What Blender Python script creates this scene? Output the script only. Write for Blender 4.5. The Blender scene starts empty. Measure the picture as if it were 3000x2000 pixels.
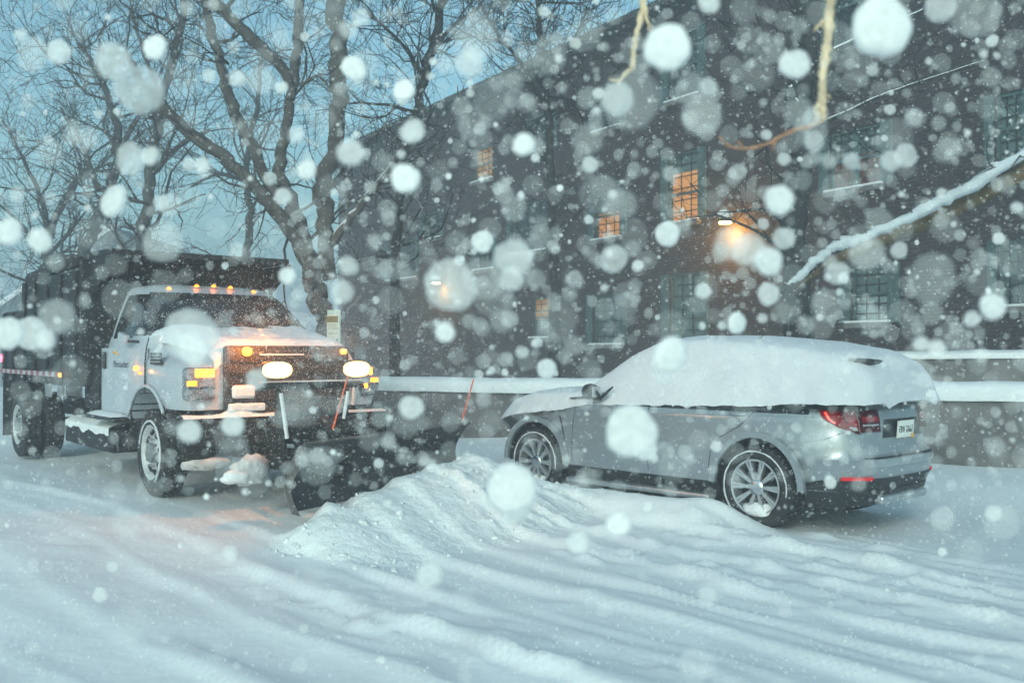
import bpy, bmesh, math, random
import numpy as np
from mathutils import Vector, Matrix
R = math.radians
random.seed(11)
rng = np.random.RandomState(5)
S = bpy.context.scene
C = S.collection

# ------------------------------------------------------------------ camera, sky, sun, exposure
CAM_H = 1.7
FPX, HZ = 2900.0, 1028.0
PITCH = math.atan((HZ - 1000) / FPX)
cd = bpy.data.cameras.new('camera')
cam = bpy.data.objects.new('camera', cd)
C.objects.link(cam)
cam.location = (0, 0, CAM_H)
cam.rotation_euler = (R(90) + PITCH, 0, 0)
cd.lens = FPX / 3000 * 36
cd.sensor_width = 36
cd.clip_start = 0.05
cd.clip_end = 2000
cd.dof.use_dof = True
cd.dof.focus_distance = 10.0
cd.dof.aperture_fstop = 2.7
S.camera = cam

SUN_EL, SUN_AZ = 24.0, 196.0      # the light comes from behind the camera
w = bpy.data.worlds.new("World")
S.world = w
w.use_nodes = True
nt = w.node_tree
bg = nt.nodes['Background']
sky = nt.nodes.new('ShaderNodeTexSky')
sky.sky_type = 'NISHITA'
sky.sun_disc = False
sky.sun_elevation = R(SUN_EL)
sky.sun_rotation = R(SUN_AZ)
sky.air_density = 1.0
sky.dust_density = 2.0
sky.ozone_density = 2.0
tint = nt.nodes.new('ShaderNodeMix')
tint.data_type = 'RGBA'
tint.blend_type = 'MULTIPLY'
tint.inputs[0].default_value = 1.0
tint.inputs[7].default_value = (0.66, 0.94, 0.80, 1)
nt.links.new(sky.outputs[0], tint.inputs[6])
nt.links.new(tint.outputs[2], bg.inputs[0])
bg.inputs[1].default_value = 0.15
sl = bpy.data.lights.new('sun', 'SUN')
sl.energy = 1.0
sl.angle = R(14)
sl.color = (0.95, 0.97, 1.0)
so = bpy.data.objects.new('sun', sl)
C.objects.link(so)
sdir = Vector((math.sin(R(SUN_AZ)) * math.cos(R(SUN_EL)), math.cos(R(SUN_AZ)) * math.cos(R(SUN_EL)), math.sin(R(SUN_EL))))
so.rotation_euler = sdir.to_track_quat('Z', 'Y').to_euler()
S.view_settings.view_transform = 'Standard'
S.view_settings.look = 'None'
S.view_settings.gamma = 1
S.view_settings.exposure = 0.68
S.cycles.use_denoising = True
S.cycles.max_bounces = 6
S.cycles.diffuse_bounces = 3
S.cycles.glossy_bounces = 3
S.cycles.transparent_max_bounces = 40
S.cycles.volume_bounces = 1
S.cycles.sample_clamp_indirect = 4
S.cycles.caustics_reflective = False
S.cycles.caustics_refractive = False

# ------------------------------------------------------------------ helpers
def ray(px, py):
    u = (px - 1500) / FPX
    v = -(py - 1000) / FPX
    c, s = math.cos(PITCH), math.sin(PITCH)
    return Vector((u, c - v * s, s + v * c))

def at(px, py, Y):
    r = ray(px, py)
    return Vector((0, 0, CAM_H)) + r * (Y / r.y)

def tag(o, label=None, cat=None, group=None, kind=None):
    if label: o['label'] = label
    if cat: o['category'] = cat
    if group: o['group'] = group
    if kind: o['kind'] = kind
    return o

def empty(name, loc=(0, 0, 0), rz=0.0):
    o = bpy.data.objects.new(name, None)
    o.empty_display_size = 0.3
    o.location = loc
    o.rotation_euler = (0, 0, rz)
    C.objects.link(o)
    return o

class MB:
    def __init__(s):
        s.v = []; s.f = []
    def add(s, v, f):
        n = len(s.v)
        s.v.extend([tuple(p) for p in v])
        s.f.extend([tuple(i + n for i in q) for q in f])
        return s
    def box(s, x0, x1, y0, y1, z0, z1):
        v = [(x, y, z) for x in (x0, x1) for y in (y0, y1) for z in (z0, z1)]
        return s.add(v, [(0, 1, 3, 2), (4, 6, 7, 5), (0, 4, 5, 1), (2, 3, 7, 6), (0, 2, 6, 4), (1, 5, 7, 3)])
    def obox(s, c, ax, ay, az):
        c, ax, ay, az = Vector(c), Vector(ax), Vector(ay), Vector(az)
        v = [c + ax * i + ay * j + az * k for i in (-1, 1) for j in (-1, 1) for k in (-1, 1)]
        return s.add(v, [(0, 1, 3, 2), (4, 6, 7, 5), (0, 4, 5, 1), (2, 3, 7, 6), (0, 2, 6, 4), (1, 5, 7, 3)])
    def tube(s, pts, rad, n=6, cap=True):
        pts = [Vector(p) for p in pts]
        if not hasattr(rad, '__len__'): rad = [rad] * len(pts)
        vs = []; prev = None
        for i, p in enumerate(pts):
            d = (pts[min(i + 1, len(pts) - 1)] - pts[max(i - 1, 0)])
            if d.length < 1e-9: d = Vector((0, 0, 1))
            d.normalize()
            if prev is None:
                a = d.orthogonal().normalized()
            else:
                a = prev - d * prev.dot(d)
                a = a.normalized() if a.length > 1e-6 else d.orthogonal().normalized()
            prev = a
            b = d.cross(a)
            for k in range(n):
                t = 2 * math.pi * k / n
                vs.append(p + (a * math.cos(t) + b * math.sin(t)) * rad[i])
        fs = []
        for i in range(len(pts) - 1):
            for k in range(n):
                k2 = (k + 1) % n
                fs.append((i * n + k, i * n + k2, (i + 1) * n + k2, (i + 1) * n + k))
        if cap:
            fs.append(tuple(range(n))[::-1])
            fs.append(tuple((len(pts) - 1) * n + k for k in range(n)))
        return s.add(vs, fs)
    def cyl(s, a, b, r, n=16):
        return s.tube([a, b], [r, r], n)
    def grid(s, P, closed=False):
        # P[i][j] -> quads; closed wraps j
        r, c = len(P), len(P[0])
        v = [p for row in P for p in row]
        f = []
        for i in range(r - 1):
            for j in range(c if closed else c - 1):
                j2 = (j + 1) % c
                f.append((i * c + j, i * c + j2, (i + 1) * c + j2, (i + 1) * c + j))
        return s.add(v, f)
    def loft(s, rings):
        n = len(rings[0]); b = len(s.v)
        s.grid(rings, True)
        s.f.append(tuple(b + k for k in range(n))[::-1])
        s.f.append(tuple(b + (len(rings) - 1) * n + k for k in range(n)))
        return s
    def prism(s, poly, y0, y1):
        # poly of (x, z), extruded along y
        n = len(poly)
        v = [(x, y0, z) for x, z in poly] + [(x, y1, z) for x, z in poly]
        f = [tuple(range(n)), tuple(range(n, 2 * n))[::-1]]
        f += [(i, n + i, n + (i + 1) % n, (i + 1) % n) for i in range(n)]
        return s.add(v, f)
    def lathe(s, prof, cx, cz, n=48, axis_y=0.0):
        # prof of (radius, y); axis along y through (cx, cz)
        rings = []
        for r, y in prof:
            rings.append([(cx + r * math.cos(2 * math.pi * k / n), axis_y + y, cz + r * math.sin(2 * math.pi * k / n)) for k in range(n)])
        return s.grid(rings, True)
    def build(s, name, mat, parent=None, smooth=False, bevel=0, subsurf=0, seg=2):
        me = bpy.data.meshes.new(name)
        me.from_pydata(s.v, [], s.f)
        me.materials.append(mat)
        bm = bmesh.new(); bm.from_mesh(me)
        bmesh.ops.recalc_face_normals(bm, faces=bm.faces)
        bm.to_mesh(me); bm.free()
        if smooth:
            for p in me.polygons: p.use_smooth = True
        o = bpy.data.objects.new(name, me)
        C.objects.link(o)
        if parent is not None: o.parent = parent
        if bevel:
            m = o.modifiers.new('bevel', 'BEVEL')
            m.width = bevel; m.segments = seg; m.limit_method = 'ANGLE'; m.angle_limit = R(35)
        if subsurf:
            m = o.modifiers.new('sub', 'SUBSURF'); m.levels = subsurf; m.render_levels = subsurf
        return o

def clone(o, parent=None):
    c = o.copy(); C.objects.link(c)
    if parent is not None: c.parent = parent
    for ch in [x for x in S.objects if x.parent == o]:
        clone(ch, c)
    return c

def mat(name, col, rough=0.6, metal=0.0, emit=None, estr=0.0, noise=0.0, nscale=8.0, bump=0.0, bscale=30.0, coat=0.0, alpha=None, spec=None):
    m = bpy.data.materials.new(name)
    m.use_nodes = True
    t = m.node_tree
    b = t.nodes['Principled BSDF']
    b.inputs['Base Color'].default_value = (*col, 1)
    b.inputs['Roughness'].default_value = rough
    b.inputs['Metallic'].default_value = metal
    if spec is not None: b.inputs['Specular IOR Level'].default_value = spec
    if coat: b.inputs['Coat Weight'].default_value = coat
    if emit:
        b.inputs['Emission Color'].default_value = (*emit, 1)
        b.inputs['Emission Strength'].default_value = estr
    if noise or bump:
        tc = t.nodes.new('ShaderNodeTexCoord')
    if noise:
        n = t.nodes.new('ShaderNodeTexNoise'); n.inputs['Scale'].default_value = nscale; n.inputs['Detail'].default_value = 5
        r = t.nodes.new('ShaderNodeMapRange')
        r.inputs[1].default_value = 0.3; r.inputs[2].default_value = 0.7
        r.inputs[3].default_value = 1 - noise; r.inputs[4].default_value = 1 + noise
        h = t.nodes.new('ShaderNodeVectorMath'); h.operation = 'SCALE'
        h.inputs[0].default_value = col
        t.links.new(tc.outputs['Object'], n.inputs['Vector'])
        t.links.new(n.outputs[0], r.inputs[0])
        t.links.new(r.outputs[0], h.inputs['Scale'])
        t.links.new(h.outputs[0], b.inputs['Base Color'])
    if bump:
        n2 = t.nodes.new('ShaderNodeTexNoise'); n2.inputs['Scale'].default_value = bscale; n2.inputs['Detail'].default_value = 6
        bp = t.nodes.new('ShaderNodeBump'); bp.inputs['Strength'].default_value = bump; bp.inputs['Distance'].default_value = 0.02
        t.links.new(tc.outputs['Object'], n2.inputs['Vector'])
        t.links.new(n2.outputs[0], bp.inputs['Height'])
        t.links.new(bp.outputs[0], b.inputs['Normal'])
    return m

M = {}
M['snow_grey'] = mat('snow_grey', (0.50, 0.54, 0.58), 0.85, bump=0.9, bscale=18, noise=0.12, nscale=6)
M['snow'] = mat('snow', (0.80, 0.82, 0.84), 0.75, noise=0.05, nscale=1.5, bump=0.35, bscale=14)
M['snow_fine'] = mat('snow_fine', (0.68, 0.69, 0.73), 0.8, bump=0.25, bscale=30, noise=0.04, nscale=4)
M['snow_rough'] = mat('snow_rough', (0.80, 0.82, 0.83), 0.85, bump=0.9, bscale=18, noise=0.06, nscale=6)
M['dirty_snow'] = mat('dirty_snow', (0.50, 0.49, 0.48), 0.85, bump=0.8, bscale=25, noise=0.25, nscale=9)
M['truck_paint'] = mat('truck_paint', (0.44, 0.475, 0.52), 0.32, noise=0.05, nscale=3, coat=0.4)
M['suv_paint'] = mat('suv_paint', (0.29, 0.325, 0.36), 0.28, metal=0.30, noise=0.05, nscale=2.5, coat=0.5)
M['black_plastic'] = mat('black_plastic', (0.022, 0.024, 0.027), 0.55, noise=0.3, nscale=12, bump=0.1)
M['black_metal'] = mat('black_metal', (0.012, 0.014, 0.017), 0.65, noise=0.4, nscale=7, bump=0.15)
M['rubber'] = mat('rubber', (0.022, 0.022, 0.024), 0.8, noise=0.4, nscale=20, bump=0.3)
M['dark_glass'] = mat('dark_glass', (0.018, 0.022, 0.025), 0.08, noise=0.2, nscale=4)
M['alloy'] = mat('alloy', (0.50, 0.52, 0.54), 0.3, metal=0.7, noise=0.1, nscale=15)
M['steel_wheel'] = mat('steel_wheel', (0.55, 0.57, 0.58), 0.5, metal=0.2, noise=0.25, nscale=9, bump=0.2)
M['chrome'] = mat('chrome', (0.6, 0.62, 0.64), 0.2, metal=1.0)
M['red_lens'] = mat('red_lens', (0.26, 0.006, 0.012), 0.3, spec=0.15, noise=0.3, nscale=20)
M['dark_red_lens'] = mat('dark_red_lens', (0.07, 0.006, 0.012), 0.3, spec=0.15)
M['red_glow'] = mat('red_glow', (0.8, 0.05, 0.03), 0.3, emit=(1.0, 0.05, 0.03), estr=1.6)
M['red_lamp'] = mat('red_lamp', (0.8, 0.05, 0.05), 0.3, emit=(1.0, 0.04, 0.08), estr=9)
M['red_dim'] = mat('red_dim', (0.7, 0.02, 0.03), 0.3, emit=(1.0, 0.02, 0.02), estr=0.06)
M['amber'] = mat('amber', (0.9, 0.4, 0.05), 0.3, emit=(1.0, 0.19, 0.01), estr=3.4)
M['amber_hot'] = mat('amber_hot', (0.9, 0.4, 0.05), 0.3, emit=(1.0, 0.20, 0.012), estr=7)
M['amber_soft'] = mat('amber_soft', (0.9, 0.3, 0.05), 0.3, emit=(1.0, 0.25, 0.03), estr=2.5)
M['white_lamp'] = mat('white_lamp', (1, 0.9, 0.7), 0.3, emit=(1.0, 0.74, 0.38), estr=9)
M['clear_lens'] = mat('clear_lens', (0.35, 0.36, 0.38), 0.08, metal=0.6, noise=0.5, nscale=25)
M['orange_rod'] = mat('orange_rod', (0.75, 0.10, 0.03), 0.5)
M['red_tape'] = mat('red_tape', (0.30, 0.03, 0.05), 0.4)
M['white_tape'] = mat('white_tape', (0.38, 0.40, 0.42), 0.4)
M['grille'] = mat('grille', (0.035, 0.035, 0.037), 0.5, noise=0.4, nscale=10)
M['bark'] = mat('bark', (0.095, 0.088, 0.085), 0.9, noise=0.35, nscale=5, bump=0.8, bscale=12)
M['bark_dark'] = mat('bark_dark', (0.030, 0.030, 0.032), 0.9, noise=0.3, nscale=4, bump=0.7, bscale=9)
M['bark_brown'] = mat('bark_brown', (0.15, 0.115, 0.08), 0.9, noise=0.35, nscale=9, bump=0.9, bscale=20)
M['twig_dark'] = mat('twig_dark', (0.03, 0.03, 0.032), 0.9)
M['bark_far'] = mat('bark_far', (0.08, 0.08, 0.08), 0.9, noise=0.3, nscale=4, bump=0.6, bscale=9)
M['twig'] = mat('twig', (0.07, 0.068, 0.07), 0.9)
M['gold_twig'] = mat('gold_twig', (0.72, 0.56, 0.38), 0.7, noise=0.3, nscale=30, bump=0.5, bscale=60)
M['orange_twig'] = mat('orange_twig', (0.45, 0.24, 0.15), 0.7, noise=0.3, nscale=30, bump=0.5, bscale=60)
M['sign_face'] = mat('sign_face', (0.93, 0.92, 0.80), 0.35)
M['sign_edge'] = mat('sign_edge', (0.72, 0.82, 0.76), 0.4)
M['sign_band'] = mat('sign_band', (0.36, 0.28, 0.14), 0.5)
M['ink'] = mat('ink', (0.03, 0.05, 0.05), 0.6)
M['grey_ink'] = mat('grey_ink', (0.10, 0.13, 0.16), 0.6)
M['plate'] = mat('plate', (0.85, 0.87, 0.80), 0.4)
M['sticker'] = mat('sticker', (0.85, 0.42, 0.05), 0.5)
M['galvanised'] = mat('galvanised', (0.3, 0.31, 0.32), 0.5, metal=0.5)
M['trim_teal'] = mat('trim_teal', (0.06, 0.105, 0.11), 0.6, noise=0.2, nscale=6)
M['pane_dark'] = mat('pane_dark', (0.030, 0.045, 0.050), 0.10, noise=0.3, nscale=1.5)
M['pane_blind'] = mat('pane_blind', (0.10, 0.155, 0.16), 0.5, noise=0.2, nscale=2)
M['pane_brown'] = mat('pane_brown', (0.12, 0.050, 0.040), 0.3, emit=(0.8, 0.25, 0.12), estr=0.02)
M['pane_lit'] = mat('pane_lit', (0.5, 0.25, 0.08), 0.5, emit=(1.0, 0.34, 0.09), estr=0.27)
M['pane_lit_dim'] = mat('pane_lit_dim', (0.5, 0.25, 0.08), 0.5, emit=(1.0, 0.30, 0.10), estr=0.06)
M['pane_pale'] = mat('pane_pale', (0.30, 0.38, 0.40), 0.4, noise=0.3, nscale=3)  # pale reflection put into the pane colour
M['stone'] = mat('stone', (0.17, 0.16, 0.16), 0.9, noise=0.35, nscale=3, bump=0.7, bscale=5)
M['siding'] = mat('siding', (0.14, 0.17, 0.19), 0.8, noise=0.1, nscale=2)
M['shingle'] = mat('shingle', (0.06, 0.065, 0.07), 0.9, noise=0.2, nscale=3)
M['warm_halo'] = mat('warm_halo', (1, .7, .3), 0.3, emit=(1.0, 0.50, 0.14), estr=3.0)
M['lamp_lit'] = mat('lamp_lit', (1, 0.8, 0.4), 0.4, emit=(1.0, 0.66, 0.20), estr=22)

def brick():
    m = bpy.data.materials.new('brick'); m.use_nodes = True
    t = m.node_tree; b = t.nodes['Principled BSDF']
    tc = t.nodes.new('ShaderNodeTexCoord')
    mp = t.nodes.new('ShaderNodeMapping'); mp.inputs['Rotation'].default_value = (R(90), 0, 0)
    br = t.nodes.new('ShaderNodeTexBrick')
    br.inputs['Scale'].default_value = 1.0
    br.inputs['Color1'].default_value = (0.042, 0.028, 0.034, 1)
    br.inputs['Color2'].default_value = (0.066, 0.041, 0.048, 1)
    br.inputs['Mortar'].default_value = (0.075, 0.070, 0.078, 1)
    br.inputs['Brick Width'].default_value = 0.22
    br.inputs['Row Height'].default_value = 0.075
    br.inputs['Mortar Size'].default_value = 0.009
    n = t.nodes.new('ShaderNodeTexNoise'); n.inputs['Scale'].default_value = 0.7; n.inputs['Detail'].default_value = 6
    mx = t.nodes.new('ShaderNodeMix'); mx.data_type = 'RGBA'; mx.blend_type = 'MULTIPLY'
    mx.inputs[0].default_value = 0.6
    t.links.new(tc.outputs['Object'], mp.inputs[0])
    t.links.new(mp.outputs[0], br.inputs['Vector'])
    t.links.new(tc.outputs['Object'], n.inputs['Vector'])
    t.links.new(br.outputs[0], mx.inputs[6]); t.links.new(n.outputs[0], mx.inputs[7])
    t.links.new(mx.outputs[2], b.inputs['Base Color'])
    b.inputs['Roughness'].default_value = 0.9
    bp = t.nodes.new('ShaderNodeBump'); bp.inputs['Distance'].default_value = 0.01
    t.links.new(br.outputs[1], bp.inputs['Height']); bp.invert = True
    t.links.new(bp.outputs[0], b.inputs['Normal'])
    return m
M['brick'] = brick()

def flake_mat(name, a, col=(0.97, 0.97, 0.97)):
    """porous airborne snow: white matter, see-through to imitate flake light spread by lens blur"""
    m = bpy.data.materials.new(name); m.use_nodes = True
    t = m.node_tree
    for n in list(t.nodes): t.nodes.remove(n)
    out = t.nodes.new('ShaderNodeOutputMaterial')
    tr = t.nodes.new('ShaderNodeBsdfTransparent')
    df = t.nodes.new('ShaderNodeBsdfDiffuse'); df.inputs[0].default_value = (*col, 1)
    tl = t.nodes.new('ShaderNodeBsdfTranslucent'); tl.inputs[0].default_value = (*col, 1)
    m1 = t.nodes.new('ShaderNodeMixShader'); m1.inputs[0].default_value = 0.18
    t.links.new(df.outputs[0], m1.inputs[1]); t.links.new(tl.outputs[0], m1.inputs[2])
    mix = t.nodes.new('ShaderNodeMixShader')
    tc = t.nodes.new('ShaderNodeTexCoord')
    oi = t.nodes.new('ShaderNodeObjectInfo')
    ad = t.nodes.new('ShaderNodeVectorMath'); ad.operation = 'ADD'
    t.links.new(tc.outputs['Object'], ad.inputs[0]); t.links.new(oi.outputs['Location'], ad.inputs[1])
    n = t.nodes.new('ShaderNodeTexNoise'); n.inputs['Scale'].default_value = 2.2; n.inputs['Detail'].default_value = 4
    r = t.nodes.new('ShaderNodeMapRange')
    s_ = 1 - math.sqrt(1 - a)
    r.inputs[1].default_value = 0.3; r.inputs[2].default_value = 0.7
    r.inputs[3].default_value = s_ * 0.82; r.inputs[4].default_value = min(1.0, s_ * 1.18)
    t.links.new(ad.outputs[0], n.inputs['Vector']); t.links.new(n.outputs[0], r.inputs[0])
    t.links.new(r.outputs[0], mix.inputs[0])
    t.links.new(tr.outputs[0], mix.inputs[1]); t.links.new(m1.outputs[0], mix.inputs[2])
    t.links.new(mix.outputs[0], out.inputs[0])
    return m

# ------------------------------------------------------------------ numpy value noise
_tab = rng.rand(256, 256)
def vnoise(x, y):
    x = np.asarray(x, float); y = np.asarray(y, float)
    xi = np.floor(x).astype(int); yi = np.floor(y).astype(int)
    fx = x - xi; fy = y - yi
    fx = fx * fx * (3 - 2 * fx); fy = fy * fy * (3 - 2 * fy)
    g = lambda a, b: _tab[a % 256, b % 256]
    return (g(xi, yi) * (1 - fx) + g(xi + 1, yi) * fx) * (1 - fy) + (g(xi, yi + 1) * (1 - fx) + g(xi + 1, yi + 1) * fx) * fy
def fbm(x, y, o=4):
    v = 0; a = 0.5
    for i in range(o):
        v = v + a * vnoise(np.asarray(x) * 2 ** i + 17.3 * i, np.asarray(y) * 2 ** i + 5.1 * i); a *= 0.5
    return v
def sst(a, b, x):
    t = np.clip((x - a) / (b - a), 0, 1)
    return t * t * (3 - 2 * t)

# ------------------------------------------------------------------ ground
# road direction t = (.72,-.70) (towards the lower right), across it s = (.70,.72)
def gbase(x, y):
    s = .70 * x + .72 * y; t = .72 * x - .70 * y
    g = .04 + .29 * sst(4.3, 9.2, -t) - .03 * np.clip(t + 4, 0, 6)
    return g, s, t
def height(x, y):
    x = np.asarray(x, float); y = np.asarray(y, float)
    g, s, t = gbase(x, y)
    road = sst(0.5, 2.0, s) * (1 - sst(8.0, 8.8, s))
    warp = (fbm(t * .35, s * .5, 3) - .45) * .35 + (vnoise(t * 1.7, s) - .5) * .07
    sw = s + warp
    lump = .55 + .9 * vnoise(t * 1.3 + 9, s * 1.1)
    h = 0
    for s0, a, wd in ((2.55, .05, .10), (3.27, .055, .10), (3.86, .075, .13), (4.45, .05, .09), (5.10, .07, .13), (5.55, .045, .08), (6.1, .06, .12), (6.75, .05, .10), (7.45, .085, .18)):
        d = sw - s0
        h = h + a * np.where(d > 0, np.exp(-(d / (wd * 1.6)) ** 2), np.exp(-(d / (wd * .42)) ** 2)) * lump * .72 * (.35 + .65 * sst(-7.5, -3.5, t + .8 * (s - 3)))
    fr = 1 - np.abs(2 * vnoise(t * .8, sw * 4.2) - 1)
    h = h + .028 * fr ** 3 * sst(-7, -4, t) + .035 * (fbm(t * .5, s * 1.8, 4) - .45) + .02 * (fbm(t * 3, s * 5, 3) - .45)
    band = sst(.50, .66, vnoise(s * 1.9 + 3, t * .22 + 7)) * sst(-8.5, -6, t)
    h = h + band * .085 * np.clip(fbm(s * 5.5 + 1, t * 3.6, 4) - .46, 0, .3) * 2
    # calmer snow where the truck stands and around it
    calm = sst(7.2, 8.6, -t) * sst(3.6, 4.6, s)
    h = h * (1 - .75 * calm)
    g = g + h * road + .04 * (fbm(x * .5, y * .5, 4) - .45)
    # kerb side snow drift around the parked car, higher under its near flank
    g = g + .17 * np.exp(-((s - 7.78) / .24) ** 2) * sst(4.5, 5.3, -t) * (1 - .60 * sst(5.4, 7, -t))
    g = g + .15 * np.exp(-((s - 7.95) / .20) ** 2) * np.exp(-((t + 5.0) / .38) ** 2)
    # snow behind the car rises to the wall
    g = g + .22 * sst(10.3, 12.0, s) * sst(-2, 2, -t - 1)
    # ploughed trough in front of the truck wheels
    g = g - .05 * np.exp(-((s - 5.1) / .9) ** 2) * sst(7.0, 7.8, -t)
    return g

def axis(lo, a, b, hi, fine, coarse_n):
    l = a - (a - lo) * (np.linspace(1, 0, coarse_n, endpoint=False) ** 2.2)
    r = b + (hi - b) * (np.linspace(0, 1, coarse_n + 1)[1:] ** 2.2)
    return np.concatenate([l, np.arange(a, b, fine), [b], r])
xs = axis(-300, -8, 8, 300, .045, 26)
ys = axis(-60, 3.5, 15.5, 500, .045, 30)
X, Y = np.meshgrid(xs, ys)
Z = height(X, Y)
far = sst(30, 60, np.hypot(X, Y))
Z = Z * (1 - far)
n = len(xs)
verts = np.stack([X.ravel(), Y.ravel(), Z.ravel()], 1)
ii = np.arange((len(ys) - 1) * (n - 1)); r_, c_ = ii // (n - 1), ii % (n - 1)
q = np.stack([r_ * n + c_, r_ * n + c_ + 1, (r_ + 1) * n + c_ + 1, (r_ + 1) * n + c_], 1)
def npmesh(name, verts, q, m, parent=None, smooth=True):
    me = bpy.data.meshes.new(name)
    me.vertices.add(len(verts)); me.vertices.foreach_set('co', np.asarray(verts, np.float32).ravel())
    k = q.shape[1]
    me.loops.add(q.size); me.loops.foreach_set('vertex_index', q.astype(np.int32).ravel())
    me.polygons.add(len(q)); me.polygons.foreach_set('loop_start', np.arange(0, q.size, k, dtype=np.int32))
    me.polygons.foreach_set('loop_total', np.full(len(q), k, np.int32))
    me.update(calc_edges=True); me.validate()
    if smooth: me.polygons.foreach_set('use_smooth', np.ones(len(me.polygons), bool))
    me.materials.append(m)
    o = bpy.data.objects.new(name, me); C.objects.link(o)
    if parent is not None: o.parent = parent
    return o
g = npmesh('ground', verts, q, M['snow'])
tag(g, 'snow covered street with soft diagonal ruts and ridges', 'ground', kind='structure')

# windrow pushed up along the plough blade
BN = Vector((-1.70, 7.9)); BE = Vector((1.22, 2.3)).normalized(); BM = Vector((BE.y, -BE.x))
ls = np.arange(-1.0, 4.4, .03); ds = np.arange(-.5, 2.6, .03)
L, D = np.meshgrid(ls, ds)
WX = BN.x + BE.x * L + BM.x * D; WY = BN.y + BE.y * L + BM.y * D
end = (.50 + .50 * sst(-.1, 2.0, L)) * sst(-.5, .1, L) * (1 - sst(2.35, 3.4, L))
crest = .24
prof = np.where(D < crest, np.exp(-((D - crest) / .34) ** 2), np.exp(-((D - crest) / (.62 + .18 * sst(0, 2, L))) ** 2))
bumpn = (fbm(L * 3.1, D * 3.1, 5) - .47)
H_ = (.46 + .02 * np.sin(L * 2.1)) * end * prof
H_ = H_ * (1 + .18 * bumpn) + .06 * np.abs(fbm(L * 7 + D * 3, D * 8 - L * 2, 4) - .47) * (H_ > .03) * 1.0 * np.minimum(1, H_ * 8)
H_ = H_ + .10 * np.exp(-((L - .22) / .13) ** 2 - ((D - .10) / .10) ** 2)
gz = height(WX, WY)
WZ = gz + H_ - .035
wn = len(ls); ii = np.arange((len(ds) - 1) * (wn - 1)); r_, c_ = ii // (wn - 1), ii % (wn - 1)
q = np.stack([r_ * wn + c_, r_ * wn + c_ + 1, (r_ + 1) * wn + c_ + 1, (r_ + 1) * wn + c_], 1)
o = npmesh('snow_bank', np.stack([WX.ravel(), WY.ravel(), WZ.ravel()], 1), q, M['snow_rough'])
bm_ = bmesh.new(); bmesh.ops.create_icosphere(bm_, subdivisions=2, radius=1)
cv = np.array([v.co[:] for v in bm_.verts]); cf = np.array([[v.index for v in f.verts] for f in bm_.faces]); bm_.free()
bpy.data.objects.remove(o, do_unlink=True)
V_ = [np.stack([WX.ravel(), WY.ravel(), WZ.ravel()], 1)]; F_ = [np.concatenate([q[:, [0, 1, 2]], q[:, [0, 2, 3]]])]
rc = np.random.RandomState(4); off = len(V_[0])
for k in range(520):
    l_ = rc.uniform(-.5, 3.1); d_ = rc.rand() ** 1.2 * 1.35 + .05
    i_ = int((d_ + .5) / .03); j_ = int((l_ + 1.0) / .03)
    if H_[i_, j_] < .015 and rc.rand() < .75: continue
    r_c = .005 + .022 * rc.rand() ** 5
    sh = r_c * (1 + .9 * (rc.rand(len(cv), 1) - .5)) * cv * (1 + .9 * (rc.rand(1, 3) - .5))
    V_.append(sh + np.array([WX[i_, j_], WY[i_, j_], max(WZ[i_, j_], gz[i_, j_]) - r_c * .05])); F_.append(cf + off); off += len(cv)
o = npmesh('snow_bank', np.concatenate(V_), np.concatenate(F_), M['snow_rough'])
tag(o, 'lumpy bank of fresh snow heaped up in front of the plow blade', 'snow bank', kind='stuff')

# ------------------------------------------------------------------ wheels
def sup(w, n, N, xf, xr, ph=0):
    pass
def ring_se(xf, xr, w, z, nf=3.0, nr=4.5, N=72, tilt=0):
    """plan outline: superellipse with separate exponents for the front and the rear end"""
    xc = (xf + xr) / 2; a = (xf - xr) / 2
    P = []
    for k in range(N):
        t = 2 * math.pi * (k + .5) / N
        c, s = math.cos(t), math.sin(t)
        n = nf if c > 0 else nr
        P.append((xc + a * math.copysign(abs(c) ** (2 / n), c), w * math.copysign(abs(s) ** (2 / n), s), z))
    return P

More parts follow.
